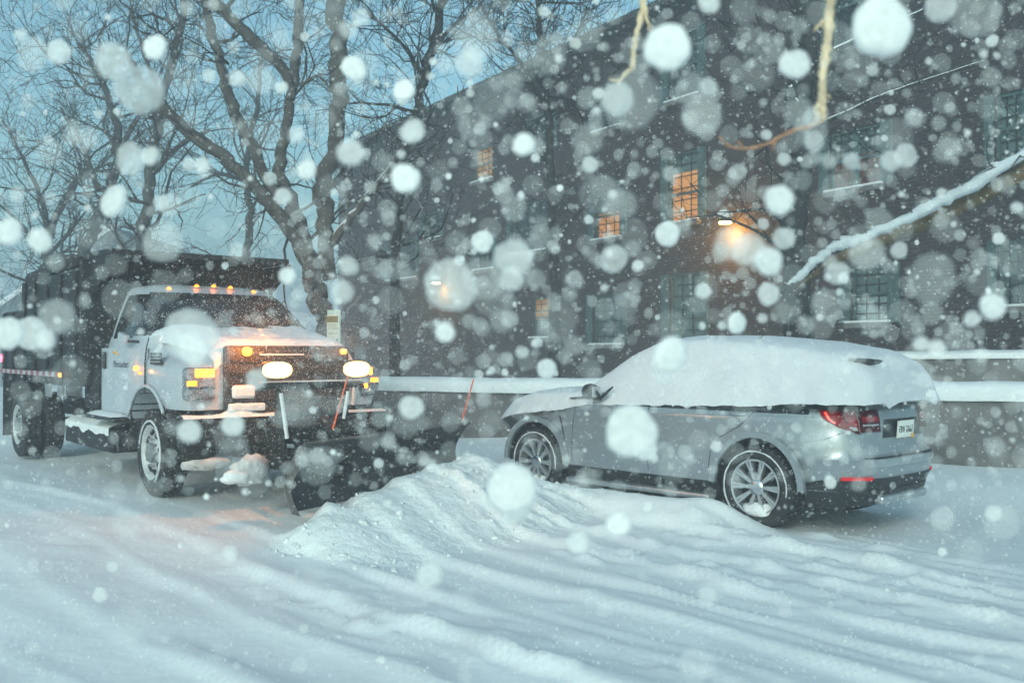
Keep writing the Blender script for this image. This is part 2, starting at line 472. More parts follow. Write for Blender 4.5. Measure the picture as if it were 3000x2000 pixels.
def wheel(parent, cx, cy, cz, r, rim_r, width, side, style, name='wheel'):
    """side +1: outer face towards +y"""
    o = MB()
    hw = width / 2
    pr = [(rim_r - .01, -hw * .8), (rim_r + .02, -hw), (r - .03, -hw), (r, -hw * .75), (r, hw * .75), (r - .03, hw), (rim_r + .02, hw), (rim_r - .01, hw * .8)]
    o.lathe([(a, b * side) for a, b in pr], 0, 0, 56)
    # tread blocks
    for k in range(40):
        t = 2 * math.pi * k / 40
        for yy in (-.5, 0, .5):
            c = Vector((math.cos(t + yy * .05) * (r + .004), yy * hw * 1.1, math.sin(t + yy * .05) * (r + .004)))
            o.obox(c, Vector((math.cos(t), 0, math.sin(t))) * .006, Vector((0, hw * .24, 0)), Vector((-math.sin(t), 0, math.cos(t))) * r * .055)
    w_ = o.build(name, M['rubber'], parent, smooth=False)
    for p in w_.data.polygons:
        p.use_smooth = p.area > 0.0009
    w_.location = (cx, cy, cz)
    rm = MB()
    yo = hw * side
    if style == 'alloy':
        rm.lathe([(rim_r, yo * 1.0), (rim_r - .02, yo * .96), (rim_r - .035, yo * .4), (rim_r - .04, -yo * .5), (.0, -yo * .5)], 0, 0, 56)
        for k in range(10):
            for dd in (-.07, .07):
                t = 2 * math.pi * k / 10 + dd * 1.0
                d = Vector((math.cos(t), 0, math.sin(t)))
                t2 = 2 * math.pi * k / 10 + dd * .55
                e = Vector((math.cos(t2), 0, math.sin(t2)))
                p0 = e * .06 + Vector((0, yo * .78, 0)); p1 = d * (rim_r - .015) + Vector((0, yo * .97, 0))
                tn = Vector((-math.sin(t), 0, math.cos(t)))
                rm.add([p0 + tn * .010, p0 - tn * .010, p1 - tn * .012, p1 + tn * .012,
                        p0 + tn * .014 - Vector((0, .05 * side, 0)), p0 - tn * .014 - Vector((0, .05 * side, 0)), p1 - tn * .016 - Vector((0, .03 * side, 0)), p1 + tn * .016 - Vector((0, .03 * side, 0))],
                       [(0, 1, 2, 3), (0, 4, 5, 1), (2, 6, 7, 3), (1, 5, 6, 2), (0, 3, 7, 4)])
        rim = rm.build('rim', M['alloy'], w_)
        h = MB().lathe([(.075, yo * .78), (.07, yo * .86), (.03, yo * .9), (.0001, yo * .9)], 0, 0, 24)
        h.build('hub', M['chrome'], w_, smooth=True)
        dk = MB().lathe([(rim_r - .04, yo * .1), (.0001, yo * .12)], 0, 0, 32)
        dk.build('brake_disc', M['black_metal'], w_)
    else:
        # deep dished steel wheel with hand holes
        prof = [(rim_r, yo), (rim_r - .018, yo * .98), (rim_r - .03, yo * .35), (rim_r - .05, yo * .2), (rim_r * .62, yo * .72), (rim_r * .42, yo * .80), (.0001, yo * .80)]
        rm.lathe(prof, 0, 0, 48)
        rim = rm.build('rim', M['steel_wheel'], w_, smooth=True)
        hh = MB()
        for k in range(8):
            t = 2 * math.pi * k / 8 + .2
            rr = rim_r * .74
            c = Vector((math.cos(t) * rr, yo * .50 + .020 * side, math.sin(t) * rr))
            d = Vector((math.cos(t), 0, math.sin(t))); tn = Vector((-math.sin(t), 0, math.cos(t)))
            nrm = (Vector((0, side, 0)) * .66 + d * .45 ).normalized()
            MB().tube([c - nrm * .01, c + nrm * .014], [.036, .032], 10).build('hand_hole', M['black_metal'], w_)
        hb = MB().lathe([(.095, yo * .80), (.09, yo * 1.12), (.06, yo * 1.2), (.0001, yo * 1.2)], 0, 0, 20)
        for k in range(10):
            t = 2 * math.pi * k / 10
            c = Vector((math.cos(t) * rim_r * .50, yo * .78, math.sin(t) * rim_r * .50))
            hb.cyl(c, c + Vector((0, .03 * side, 0)), .012, 6)
        hb.build('hub', M['galvanised'], w_)
    return w_

def snow_ring(parent, r, y, a0, a1, rad=.012, n=40):
    P = []
    for k in range(n):
        t = a0 + (a1 - a0) * k / (n - 1)
        rr = r + random.uniform(-.002, .002)
        P.append((rr * math.cos(t), y, rr * math.sin(t)))
    return MB().tube(P, [rad * random.uniform(.7, 1.2) for _ in P], 6).build('snow_rim', M['snow_fine'], parent, smooth=True)

def blob(c, r, seed, m, name, parent, sq=(1, 1, 1)):
    bm = bmesh.new(); bmesh.ops.create_icosphere(bm, subdivisions=3, radius=1)
    for v in bm.verts:
        p = v.co; k = 1 + .55 * (float(fbm(p.x * 1.8 + seed, p.y * 1.8 + p.z * 1.3 + seed * 2, 4)) - .45) * 2
        v.co = Vector((p.x * sq[0], p.y * sq[1], p.z * sq[2])) * r * k + Vector(c)
    me = bpy.data.meshes.new(name); bm.to_mesh(me); bm.free(); me.materials.append(m)
    for p in me.polygons: p.use_smooth = True
    o = bpy.data.objects.new(name, me); C.objects.link(o); o.parent = parent
    return o

def boolean_cut(o, cutters):
    for c in cutters:
        m = o.modifiers.new('cut', 'BOOLEAN'); m.operation = 'DIFFERENCE'; m.object = c; m.solver = 'EXACT'
    dg = bpy.context.evaluated_depsgraph_get()
    dg.update()
    me = bpy.data.meshes.new_from_object(o.evaluated_get(dg))
    o.modifiers.clear()
    o.data = me
    for c in cutters: bpy.data.objects.remove(c, do_unlink=True)

def interp(tab, x):
    ks = [a for a, _ in tab]
    return [float(np.interp(x, ks, [row[i] for _, row in tab])) for i in range(len(tab[0][1]))]

# ------------------------------------------------------------------ the parked SUV
SX, SY, SG, SYAW = 2.93, 9.65, .09, R(132.9)
suv = empty('parked_suv', (SX, SY, SG), SYAW)
tag(suv, 'silver grey suv parked at the kerb under a thick blanket of snow', 'suv')
HW = .955
# z: front x, rear x, half width, front exponent, rear exponent
BT = [(.30, (3.70, -.80, .90, 2.9, 4.6)), (.38, (3.82, -.90, .935, 2.8, 4.4)), (.50, (3.90, -.955, .95, 2.7, 4.4)), (.62, (3.92, -.965, HW, 2.7, 4.6)),
      (.665, (3.90, -.955, HW, 2.7, 5.0)), (.70, (3.88, -.90, HW, 2.7, 5.2)), (.82, (3.84, -.885, HW - .006, 2.7, 5.2)), (.92, (3.78, -.875, HW - .006, 2.7, 4.8)),
      (.99, (3.66, -.87, HW, 2.6, 4.6)), (1.04, (3.45, -.86, HW - .018, 2.6, 4.6)), (1.12, (3.1, -.84, HW - .06, 2.6, 4.4)), (1.19, (2.6, -.80, HW - .12, 2.8, 4.2))]
mb = MB()
rings = []
for zz in [.38, .42, .50, .58, .62, .645, .665, .70, .76, .82, .88, .92, .96, .99, 1.01, 1.04, 1.08, 1.12, 1.16, 1.19]:
    xf, xr, hw_, nf, nr = interp(BT, zz)
    rings.append(ring_se(xf, xr, hw_, zz, nf, nr, 96))
mb.loft(rings)
body = mb.build('body', M['suv_paint'], suv, smooth=True)
cut = []
for cx in (.03, 2.90):
    for sgn in (1, -1):
        c = MB().lathe([(.0001, -.4), (.435, -.4), (.435, .4), (.0001, .4)], cx, .385, 48, sgn * 1.02).build('cutter', M['rubber'], suv)
        cut.append(c)
boolean_cut(body, cut)
for p in body.data.polygons: p.use_smooth = True
m_ = body.modifiers.new('wn', 'WEIGHTED_NORMAL')
try:
    body.data.use_auto_smooth = True
except Exception: pass
def esplit(o, ang=32):
    m = o.modifiers.new('es', 'EDGE_SPLIT'); m.split_angle = R(ang)
body.modifiers.clear(); esplit(body, 30)
# wheel arch lips and dark liners
for cx in (.03, 2.90):
    for sgn in (1, -1):
        pts = []
        for k in range(33):
            t = R(-2) + R(184) * k / 32
            pts.append((cx + .452 * math.cos(t), sgn * (HW + .004 - .0 * abs(math.cos(t))), .385 + .445 * math.sin(t)))
        a = MB()
        P1 = [(cx + .437 * math.cos(R(-1) + R(182) * k / 40), .385 + .437 * math.sin(R(-1) + R(182) * k / 40)) for k in range(41)]
        P2 = [(cx + .500 * math.cos(R(-1) + R(182) * k / 40), .385 + .495 * math.sin(R(-1) + R(182) * k / 40)) for k in range(41)]
        yA = sgn * (HW + .010); yB = sgn * (HW - .03)
        a.grid([[(x, yB, z) for x, z in P1], [(x, yA, z) for x, z in P1], [(x, yA + sgn * .002, z) for x, z in P2], [(x, yB, z) for x, z in P2]])
        a.build('wheel_arch', M['suv_paint'], suv, smooth=False, bevel=0)
        b = MB().grid([[(cx + .434 * math.cos(t_), yv, .385 + .434 * math.sin(t_)) for t_ in np.linspace(R(-3), R(183), 30)] for yv in (sgn * (HW - .02), sgn * (HW - .36))])
        b.build('wheel_well', M['black_plastic'], suv, smooth=True)
# dark cladding below, floor
mb = MB()
mb.loft([ring_se(3.70, -.62, .80, .20, 3, 4.5), ring_se(3.80, -.80, .875, .24, 2.9, 4.5), ring_se(3.84, -.90, .905, .32, 2.8, 4.5), ring_se(3.84, -.925, .925, .395, 2.8, 4.4)])
clad = mb.build('underbody', M['black_plastic'], suv, smooth=True)
cut = [MB().lathe([(.0001, -.4), (.43, -.4), (.43, .4), (.0001, .4)], cx, .385, 40, sg * 1.02).build('cutter', M['rubber'], suv) for cx in (.03, 2.90) for sg in (1, -1)]
boolean_cut(clad, cut); esplit(clad, 40)
# sill board (running board) with snow dust
sb = MB().box(.52, 2.40, .86, .985, .20, .255).build('running_board', M['alloy'], suv, bevel=.02)
sb = MB().box(.52, 2.40, -.985, -.86, .20, .255).build('running_board', M['alloy'], suv, bevel=.02)
# rear bumper: dark apron patch and skid plate, ledge with snow
def rear_patch(name, m, z0, z1, y0, y1, off=.006, nz=8, ny=24, y0t=None, y1t=None):
    P = []
    for i in range(nz + 1):
        f = i / nz; zz = z0 + (z1 - z0) * f
        xf, xr, hw_, nf, nr = interp(BT, zz)
        a0 = y0 + ((y0t if y0t is not None else y0) - y0) * f
        a1 = y1 + ((y1t if y1t is not None else y1) - y1) * f
        row = []
        for j in range(ny + 1):
            y = a0 + (a1 - a0) * j / ny
            xc = (xf + xr) / 2; a = (xf - xr) / 2
            u = max(0.0, 1 - abs(y / hw_) ** nr) ** (1 / nr)
            row.append((xc - a * u - off, y * (1 + off / hw_), zz))
        P.append(row)
    front = P
    back = [[(x + .03, y * .97, z) for x, y, z in row] for row in P]
    mb = MB(); mb.grid(front)
    # rim so the patch has thickness
    edge = front[0] + [r[-1] for r in front[1:]] + front[-1][-2::-1] + [r[0] for r in front[-2:0:-1]]
    edb = back[0] + [r[-1] for r in back[1:]] + back[-1][-2::-1] + [r[0] for r in back[-2:0:-1]]
    mb.grid([edge, edb], True)
    return mb.build(name, m, suv, smooth=False)
rear_patch('bumper_apron', M['black_plastic'], .385, .50, -.93, .93, .008, y0t=-.80, y1t=.80)
o = MB().obox((-.885, 0, .31), (.045, 0, .02), (0, .44, 0), (-.01, 0, .036)).build('skid_plate', M['alloy'], suv, bevel=.02)
rear_patch('bumper_ledge', M['alloy'], .600, .665, -.62, .62, .010)
rear_patch('tailgate_seam', M['black_plastic'], .672, .684, -.64, .64, .004)
# tailgate recess around the plate (dark), plate, screws
rear_patch('plate_recess', M['black_plastic'], .84, 1.00, -.42, .34, .004, y0t=-.36, y1t=.28)
pl = MB().obox((-.905, -.05, .905), (.004, 0, 0), (0, .155, 0), (-.006, 0, .077)).build('license_plate', M['plate'], suv)
def text(body, size, parent, loc, rot, m, name='lettering', ext=.0015, shear=0, sx=1.0):
    c = bpy.data.curves.new(name, 'FONT'); c.body = body; c.size = size; c.align_x = 'CENTER'; c.align_y = 'CENTER'
    c.extrude = ext; c.shear = shear; c.resolution_u = 2
    c.materials.append(m)
    o = bpy.data.objects.new(name, c); C.objects.link(o)
    dg = bpy.context.evaluated_depsgraph_get(); dg.update()
    me = bpy.data.meshes.new_from_object(o.evaluated_get(dg))
    bpy.data.objects.remove(o, do_unlink=True)
    o = bpy.data.objects.new(name, me); C.objects.link(o)
    o.parent = parent; o.location = loc; o.rotation_euler = rot; o.scale = (sx, 1, 1)
    return o
text('ERV 7R67', .085, pl, (-.912, -.05, .900), (R(90), 0, R(-90)), M['ink'], sx=.78)
MB().obox((-.912, -.18, .838), (.004, 0, 0), (0, .018, 0), (0, 0, .018)).build('sticker', M['sticker'], pl)
# tail lights: on the body surface, wrapping the corner
def tail(sgn):
    xr = -.87
    # wrap-around piece
    def pt(zz, u, off=.012):
        # u from 0 (side, forward) to 1 (rear inner edge)
        xf, xr_, hw_, nf, nr = interp(BT, zz)
        xc = (xf + xr_) / 2; a = (xf - xr_) / 2
        t0, t1 = R(157), R(175)
        # walk along arc by angle
        th = th0(zz) + (th1 - th0(zz)) * u
        c, s = math.cos(th), math.sin(th)
        n = nr
        x = xc + a * math.copysign(abs(c) ** (2 / n), c); y = hw_ * abs(s) ** (2 / n)
        dd = Vector((x + .2, y, 0)).normalized() * off
        return Vector((x + dd.x, sgn * (y + dd.y), zz))
    def solve(xx, zz):
        # angle where outline has x = xx on the side
        xf, xr_, hw_, nf, nr = interp(BT, zz)
        xc = (xf + xr_) / 2; a = (xf - xr_) / 2
        c = -min(1, abs((xx - xc) / a)) ** (nr / 2)
        return math.acos(c)
    def solve_y(yy, zz):
        xf, xr_, hw_, nf, nr = interp(BT, zz)
        return math.pi - math.asin(min(1, yy / hw_) ** (nr / 2))
    zs = np.linspace(.885, 1.14, 9)
    xfw = {i: float(np.interp(z, [.885, .94, 1.01, 1.09, 1.14], [-.82, -.70, -.58, -.52, -.54])) for i, z in enumerate(zs)}
    out = []
    for i, zz in enumerate(zs):
        a0 = solve(xfw[i], zz); a1 = solve_y(.62, zz)
        row = []
        xf, xr_, hw_, nf, nr = interp(BT, zz)
        xc = (xf + xr_) / 2; a = (xf - xr_) / 2
        for j in range(17):
            th = a0 + (a1 - a0) * j / 16
            c, s = math.cos(th), math.sin(th)
            x = xc + a * math.copysign(abs(c) ** (2 / nr), c); y = hw_ * abs(s) ** (2 / nr)
            dd = Vector((x + .4, y, 0)).normalized() * .014
            row.append((x + dd.x, sgn * (y + dd.y), zz))
        out.append(row)
    mb = MB().grid(out)
    inn = [[(p[0] * .96, p[1] * .96, p[2]) for p in row] for row in out]
    edge = out[0] + [r[-1] for r in out[1:]] + out[-1][-2::-1] + [r[0] for r in out[-2:0:-1]]
    edb = inn[0] + [r[-1] for r in inn[1:]] + inn[-1][-2::-1] + [r[0] for r in inn[-2:0:-1]]
    mb.grid([edge, edb], True)
    tl = mb.build('tail_light', M['red_lens'], suv, smooth=False)
    # side marker reflector with a painted-in glow, dark bands, white reverse strip
    def sub(name, m, i0, i1, j0, j1, lift=.006):
        P = [[(p[0] - lift if j > 8 else p[0] - lift * .3, p[1] + sgn * lift, p[2]) for j, p in enumerate(out[i]) if j0 <= j <= j1] for i in range(i0, i1 + 1)]
        return MB().grid(P).build(name, m, tl)
    sub('side_reflector', M['red_glow'], 3, 6, 2, 3)
    sub('lens_divider', M['dark_red_lens'], 3, 8, 9, 10)
    sub('dark_lens', M['dark_red_lens'], 0, 1, 1, 15)
    sub('reverse_lens', M['clear_lens'], 2, 2 + 0, 6, 15) if False else None
    sub('reverse_lens', M['white_tape'], 1, 2, 8, 14, .008)
    # tailgate piece
    if sgn > 0: y0, y1 = .37, .61
    else: y0, y1 = -.61, -.40
    t2 = rear_patch('tailgate_light', M['dark_red_lens'], .90, 1.09, y0, y1, .012, y0t=(y0 if sgn > 0 else y0), y1t=y1)
    t2.parent = suv
    s2 = rear_patch('light_bar', M['red_lens'], .99, 1.035, y0 + .02, y1 - .02, .018)
    s2.parent = t2
    s3 = rear_patch('reverse_lens', M['white_tape'], .955, .968, y0 + .03, y1 - .02, .018)
    s3.parent = t2
    # low reflector at the corner of the bumper
    return tl
tail(1); tail(-1)
# bumper corner reflectors, with a faint glow put into the lens
for sgn in (1, -1):
    y0, y1 = (.56, .76) if sgn > 0 else (-.76, -.56)
    o = rear_patch('bumper_reflector', M['red_dim'], .485, .515, y0, y1, .016, nz=3)
# seams of the doors and door handles
def yside(zz, x):
    xf, xr, hw_, nf, nr = interp(BT, zz)
    xc = (xf + xr) / 2; a = (xf - xr) / 2; n = nf if x > xc else nr
    return hw_ * max(0, 1 - abs((x - xc) / a) ** n) ** (1 / n)
def side_line(name, pts, rad, m, sgn=1):
    P = [(x, sgn * (yside(z, x) + .001), z) for x, z in pts]
    return MB().tube(P, rad, 5).build(name, m, suv)
def dens(pts, n=8):
    out = []
    for a, b in zip(pts[:-1], pts[1:]):
        for i in range(n): out.append((a[0] + (b[0] - a[0]) * i / n, a[1] + (b[1] - a[1]) * i / n))
    return out + [pts[-1]]
for sgn in (1, -1):
    side_line('door_seam', dens([(2.30, 1.03), (2.34, .80), (2.36, .42)]), .0035, M['black_plastic'], sgn)
    side_line('door_seam', dens([(1.27, 1.07), (1.30, .80), (1.28, .42)]), .0035, M['black_plastic'], sgn)
    side_line('door_seam', dens([(.02, 1.09), (.20, .92), (.42, .80), (.52, .66), (.55, .5)]), .0035, M['black_plastic'], sgn)
    side_line('bumper_seam', dens([(-.40, .80), (-.60, .84), (-.76, .92)]), .0025, M['black_plastic'], sgn)
    side_line('crease', dens([(3.2, .93), (1.5, .985), (.2, 1.02), (-.5, 1.03)]), .004, M['suv_paint'], sgn)
    for hx in (.22, 1.45):
        P = [(hx + .1 * c, sgn * (yside(1.03, hx) + .022 * (1 - c * c) + .004), 1.03 + .0 * c) for c in np.linspace(-1, 1, 9)]
        MB().tube(P, [.008, .014, .016, .016, .016, .016, .016, .014, .008], 8).build('door_handle', M['suv_paint'], suv, smooth=True)
    # fender gill
    side_line('fender_vent', dens([(2.56, .90), (2.50, .76), (2.47, .66)]), .011, M['black_plastic'], sgn)
# window band just under the snow edge
for sgn in (1, -1):
    P = []
    for zz in (1.05, 1.10, 1.16):
        P.append([(x, sgn * (yside(zz, x) + .004), zz) for x in np.linspace(-.45, 2.25, 28)])
    MB().grid(P).build('window_line', M['dark_glass'], suv)
# greenhouse and tailgate glass under the snow
def gh(x):
    # x -> top z, base half width, top half width
    return interp([(-1.00, (1.12, .52, .44)), (-.97, (1.18, .62, .52)), (-.91, (1.36, .72, .58)), (-.80, (1.49, .82, .61)), (-.6, (1.58, .89, .62)), (-.2, (1.65, .91, .64)), (.4, (1.705, .92, .66)), (1.1, (1.72, .92, .66)), (1.45, (1.69, .92, .64)),
                   (1.75, (1.57, .92, .64)), (2.1, (1.37, .92, .66)), (2.35, (1.20, .92, .72)), (2.5, (1.165, .92, .80)), (2.9, (1.145, .90, .80)), (3.3, (1.10, .86, .72)), (3.6, (1.04, .78, .60)), (3.8, (.98, .66, .45)), (3.93, (.88, .42, .25))], x)
def green(th, rag, zbf, x0, x1, nx, wadd):
    rows = []
    for i in range(nx):
        x = x0 + (x1 - x0) * i / (nx - 1)
        zt, wb, wt = gh(x)
        zt += th; zb = zbf(x); wb += wadd; wt += wadd * .8
        row = []
        NN = 44
        for j in range(NN + 1):
            u = -1 + 2 * j / NN
            au = abs(u)
            # profile along half section: au 1 at base, ~.45 at shoulder, 0 at centre
            if au > .5:
                f = (au - .5) / .5           # 1 base .. 0 shoulder
                y = wt + (wb - wt) * (f ** .85); z = zb + (zt - .07 - zb) * (1 - f)
            else:
                f = au / .5
                y = wt * f; z = zt - .07 * f ** 3.2
            if au > .97: z += rag(x, u)
            row.append((x, math.copysign(y, u) if u else 0, z))
        rows.append(row)
    return rows
rows = green(0.0, lambda x, u: 0, lambda x: 1.10, -.9, 2.45, 30, -.03)
MB().grid(rows).build('cabin', M['dark_glass'], suv, smooth=True)
def zb_snow(x):
    return float(np.interp(x, [-1.02, -.9, -.5, .2, 1.5, 2.2, 2.5, 2.9, 3.4, 3.8, 3.95], [1.15, 1.15, 1.145, 1.10, 1.06, 1.035, .97, .93, .87, .78, .66]))
rows = green(.055, lambda x, u: (fbm(x * 14 + 40 * (u > 0), 3.0, 3) - .47) * .028, zb_snow, -1.00, 3.97, 170, .010)
rows = np.array(rows)
# soft thickness variation
nz = (fbm(rows[..., 0] * 1.6 + 5, rows[..., 1] * 1.6 + 5, 3) - .45)
rows[..., 2] += nz * .05 * (np.abs(rows[..., 1]) < .8)
fz = (fbm(rows[..., 0] * 3 + 5, rows[..., 2] * 5 + 5, 3) - .45)
rows[..., 1] += np.sign(rows[..., 1]) * fz * .035
sn = MB().grid(rows.tolist())
# close the tail end and the nose end over the rear glass / front
b0 = rows[0].tolist()
P = [b0, [[p[0] + .03, p[1] * .96, max(1.125, min(p[2] - .02, 1.2))] for p in b0]]
sn.grid(P)
bN = rows[-1].tolist()
sn.grid([bN, [[p[0] + .02 if abs(p[1]) < .3 else p[0], p[1] * .9, .62 + .0 * p[2]] for p in bN]])
# inner lip so that the edge has thickness
for jj in (0, -1):
    e = rows[:, jj].tolist()
    e2 = [[p[0], p[1] - math.copysign(.06, p[1]), p[2] + .004] for p in e]
    sn.grid([e, e2])
snow = sn.build('snow_cover', M['snow_fine'], suv, smooth=True)
# small dark gaps where the spoiler, brake lamp and wiper show
def lensgap(name, c, ax, ay, nrm, m=M['black_plastic']):
    c, ax, ay, nrm = Vector(c), Vector(ax), Vector(ay), Vector(nrm)
    mb = MB(); P = []
    for k in range(16):
        t = 2 * math.pi * k / 16
        P.append(c + ax * math.cos(t) + ay * math.sin(t) * (1 if math.sin(t) < 0 else .35))
    P2 = [p + nrm for p in P]
    mb.loft([[tuple(p) for p in P], [tuple(p) for p in P2]])
    return mb.build(name, m, suv)
lensgap('roof_spoiler', (-.80, .52, 1.515), (-.10, -.11, -.01), (-.01, 0, .03), (-.035, .02, .02))
MB().tube([(-.985, .30, 1.15), (-1.00, .05, 1.14), (-.995, -.15, 1.145)], [.010, .013, .006], 6).build('rear_wiper', M['black_plastic'], suv)
MB().tube([(-1.0, -.30, 1.18), (-1.0, -.42, 1.175)], [.012, .008], 6).build('rear_handle', M['black_plastic'], suv)
# mirrors
for sgn in (1, -1):
    mb = MB(); rings = []
    for k, (yy, sc) in enumerate([(.92, .45), (.97, .85), (1.03, 1.0), (1.09, .92), (1.13, .55), (1.14, .2)]):
        rings.append([(1.98 + .075 * sc * math.cos(2 * math.pi * i / 20), sgn * yy, 1.185 + .085 * sc * math.sin(2 * math.pi * i / 20)) for i in range(20)])
    mb.loft(rings)
    mm = mb.build('side_mirror', M['black_plastic'], suv, smooth=True)
    MB().obox((1.90, sgn * 1.035, 1.185), (.004, 0, 0), (0, .065, 0), (0, 0, .055)).build('mirror_glass', M['chrome'], mm, bevel=.02)
    MB().tube([(1.98, sgn * .86, 1.08), (1.98, sgn * .98, 1.12)], [.03, .03], 8).build('mirror_arm', M['black_plastic'], mm)
MB().tube([(1.98, .985, 1.06), (1.84, .965, 1.16), (1.76, .93, 1.24)], [.020, .022, .008], 6).build('window_pillar', M['black_plastic'], suv)
# amber corner lamp at the nose, its glint put in as glow
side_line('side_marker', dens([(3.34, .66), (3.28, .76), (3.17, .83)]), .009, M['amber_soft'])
# headlight under the snow
for sgn in (1, -1):
    P = [[(x, sgn * (yside(zz, x) + .006), zz) for x in np.linspace(3.35, 3.7, 8)] for zz in (.74, .80, .86)]
    MB().grid(P).build('headlight', M['clear_lens'], suv)
for (cx, sgn) in ((.03, 1), (.03, -1), (2.90, 1), (2.90, -1)):
    w_ = wheel(suv, cx, sgn * .835, .37, .372, .258, .245, sgn, 'alloy')
    if sgn > 0:
        snow_ring(w_, .330, .128 * sgn, R(-70), R(190), .008)
        blob((cx - .0, sgn * .90, .15), .10, 3 + cx, M['snow_rough'], 'snow_clump', suv, (1.9, .6, .75))

# ------------------------------------------------------------------ the plow truck
TX, TY, TG, TYAW = -2.67, 10.05, .33, R(-51.7)
tr = empty('snow_plow_truck', (TX, TY, TG), TYAW)
tag(tr, 'white dump truck with a lowered front snow plow and amber lights on', 'truck')
TP = M['truck_paint']
# cab lower: z -> xf, xr, w
mb = MB()
rings = []
for zz, xf, xr, w_, n_ in [(.68, .0, -1.60, .95, 9), (.74, .0, -1.62, .985, 9), (.95, .0, -1.63, 1.0, 9), (1.30, .0, -1.63, .99, 9), (1.46, .0, -1.62, .965, 8), (1.52, .0, -1.62, .945, 8)]:
    rings.append(ring_se(xf, xr, w_, zz, n_, n_, 80))
cabl = mb.loft(rings).build('cab', TP, tr, smooth=True); 
cut = [MB().lathe([(.0001, -.4), (.60, -.4), (.60, .4), (.0001, .4)], -.06, .42, 40, sg * 1.1).build('cutter', M['rubber'], tr) for sg in (1, -1)]
boolean_cut(cabl, cut); esplit(cabl, 35)
# upper cab: 1.52 .. 2.08
UP = [(1.50, (-.08, -1.60, .945)), (1.60, (-.20, -1.60, .915)), (1.75, (-.42, -1.59, .865)), (1.90, (-.68, -1.57, .805)), (2.00, (-.90, -1.55, .76)), (2.045, (-1.0, -1.53, .72)), (2.075, (-1.10, -1.48, .62)), (2.09, (-1.2, -1.40, .45))]
NF, NRR = 3.6, 8
rings = [ring_se(*(interp(UP, zz)[:3]), zz, NF, NRR, 96) for zz in [1.50, 1.56, 1.62, 1.68, 1.75, 1.82, 1.90, 1.96, 2.00, 2.03, 2.045, 2.06, 2.075, 2.09]]
o = MB().loft(rings).build('roof', TP, tr, smooth=True); esplit(o, 50)
def upx(zz, y):
    xf, xr, w_ = interp(UP, zz); a = (xf - xr) / 2
    return (xf + xr) / 2 + a * max(0, 1 - abs(y / w_) ** NF) ** (1 / NF)
def upy(zz, x):
    xf, xr, w_ = interp(UP, zz); a = (xf - xr) / 2; xc = (xf + xr) / 2
    n_ = NF if x > xc else NRR
    return w_ * max(0, 1 - abs((x - xc) / a) ** n_) ** (1 / n_)
P = []
for i in range(15):
    zz = 1.53 + (1.985 - 1.53) * i / 14
    w_ = interp(UP, zz)[2]
    P.append([(upx(zz, y) + .010, y * 1.002, zz + .003) for y in np.linspace(-w_ * .90, w_ * .90, 41)])
MB().grid(P).build('windshield', M['dark_glass'], tr, smooth=True)
# wiper and air freshener seen through the windscreen
MB().tube([(.14, -.45, 1.60), (.05, -.1, 1.63), (.02, .25, 1.60)], .012, 5).build('wiper', M['black_plastic'], tr)
for sgn in (1, -1):
    P = []
    for i in range(13):
        zz = 1.50 + (1.965 - 1.50) * i / 12
        x1 = float(np.interp(zz, [1.50, 1.965], [-.17, -.86])); x0 = -1.30
        P.append([(x, sgn * (upy(zz, x) + .008), zz) for x in np.linspace(x0, x1, 16)])
    door = MB()
    Q = [[(x, sgn * (1.005 + .0 * z), z) for x in np.linspace(-1.52, -.13, 6)] for z in np.linspace(.74, 1.40, 4)]
    door.grid(Q)
    Qb = [[(x, sgn * .97, z) for x in (-1.52, -.13)] for z in (.74, 1.40)]
    e = [(-1.52, .74), (-.13, .74), (-.13, 1.40), (-1.52, 1.40)]
    door.grid([[(x, sgn * 1.005, z) for x, z in e], [(x, sgn * .97, z) for x, z in e]], True)
    dr = door.build('door', TP, tr)
    cut = [MB().lathe([(.0001, -.4), (.60, -.4), (.60, .4), (.0001, .4)], -.06, .42, 40, sgn * 1.1).build('cutter', M['rubber'], tr)]
    boolean_cut(dr, cut)
    wn_ = MB().grid(P).build('window', M['dark_glass'], dr, smooth=True)
    MB().box(-1.43, -1.34, min(sgn * 1.006, sgn * 1.03), max(sgn * 1.006, sgn * 1.03), 1.18, 1.36).build('handle', M['black_plastic'], dr, bevel=.01)
    if sgn < 0:
        text('Mercharters', .105, dr, (-.86, -1.007, 1.235), (R(90), 0, 0), M['grey_ink'], shear=.2, sx=.95)
        MB().tube([(-1.12, -1.008, 1.35), (-1.02, -1.008, 1.36), (-.93, -1.008, 1.325)], [.006, .014, .004], 6).build('emblem', M['sticker'], dr)
    # vertical seams
    for pts in ([(-1.53, .74), (-1.53, 1.50)], [(-.12, .96), (-.12, 1.25), (-.06, 1.42), (.0, 1.50)]):
        MB().tube([(x, sgn * 1.004, z) for x, z in pts], .006, 5).build('door_gap', M['black_plastic'], tr)
# small painted mirrors folded against the doors
for sgn in (1, -1):
    mm = MB().obox((-.62, sgn * 1.05, 1.50), (.10, 0, -.02), (0, .035, 0), (.01, 0, .045)).build('side_mirror', TP, tr, bevel=.02)
    MB().tube([(-.42, sgn * .96, 1.46), (-.55, sgn * 1.05, 1.47)], .014, 6).build('mirror_arm', M['black_plastic'], mm)
    vt = MB().obox((.20, sgn * 1.004, 1.30), (.15, 0, 0), (0, .006, 0), (.01, 0, .055)).build('side_vent', M['black_plastic'], tr, bevel=.01)
    sl_ = MB()
    for q_ in range(3): sl_.obox((.20, sgn * 1.012, 1.27 + .03 * q_), (.13, 0, 0), (0, .004, 0), (0, 0, .006))
    sl_.build('vent_slats', M['chrome'], vt)
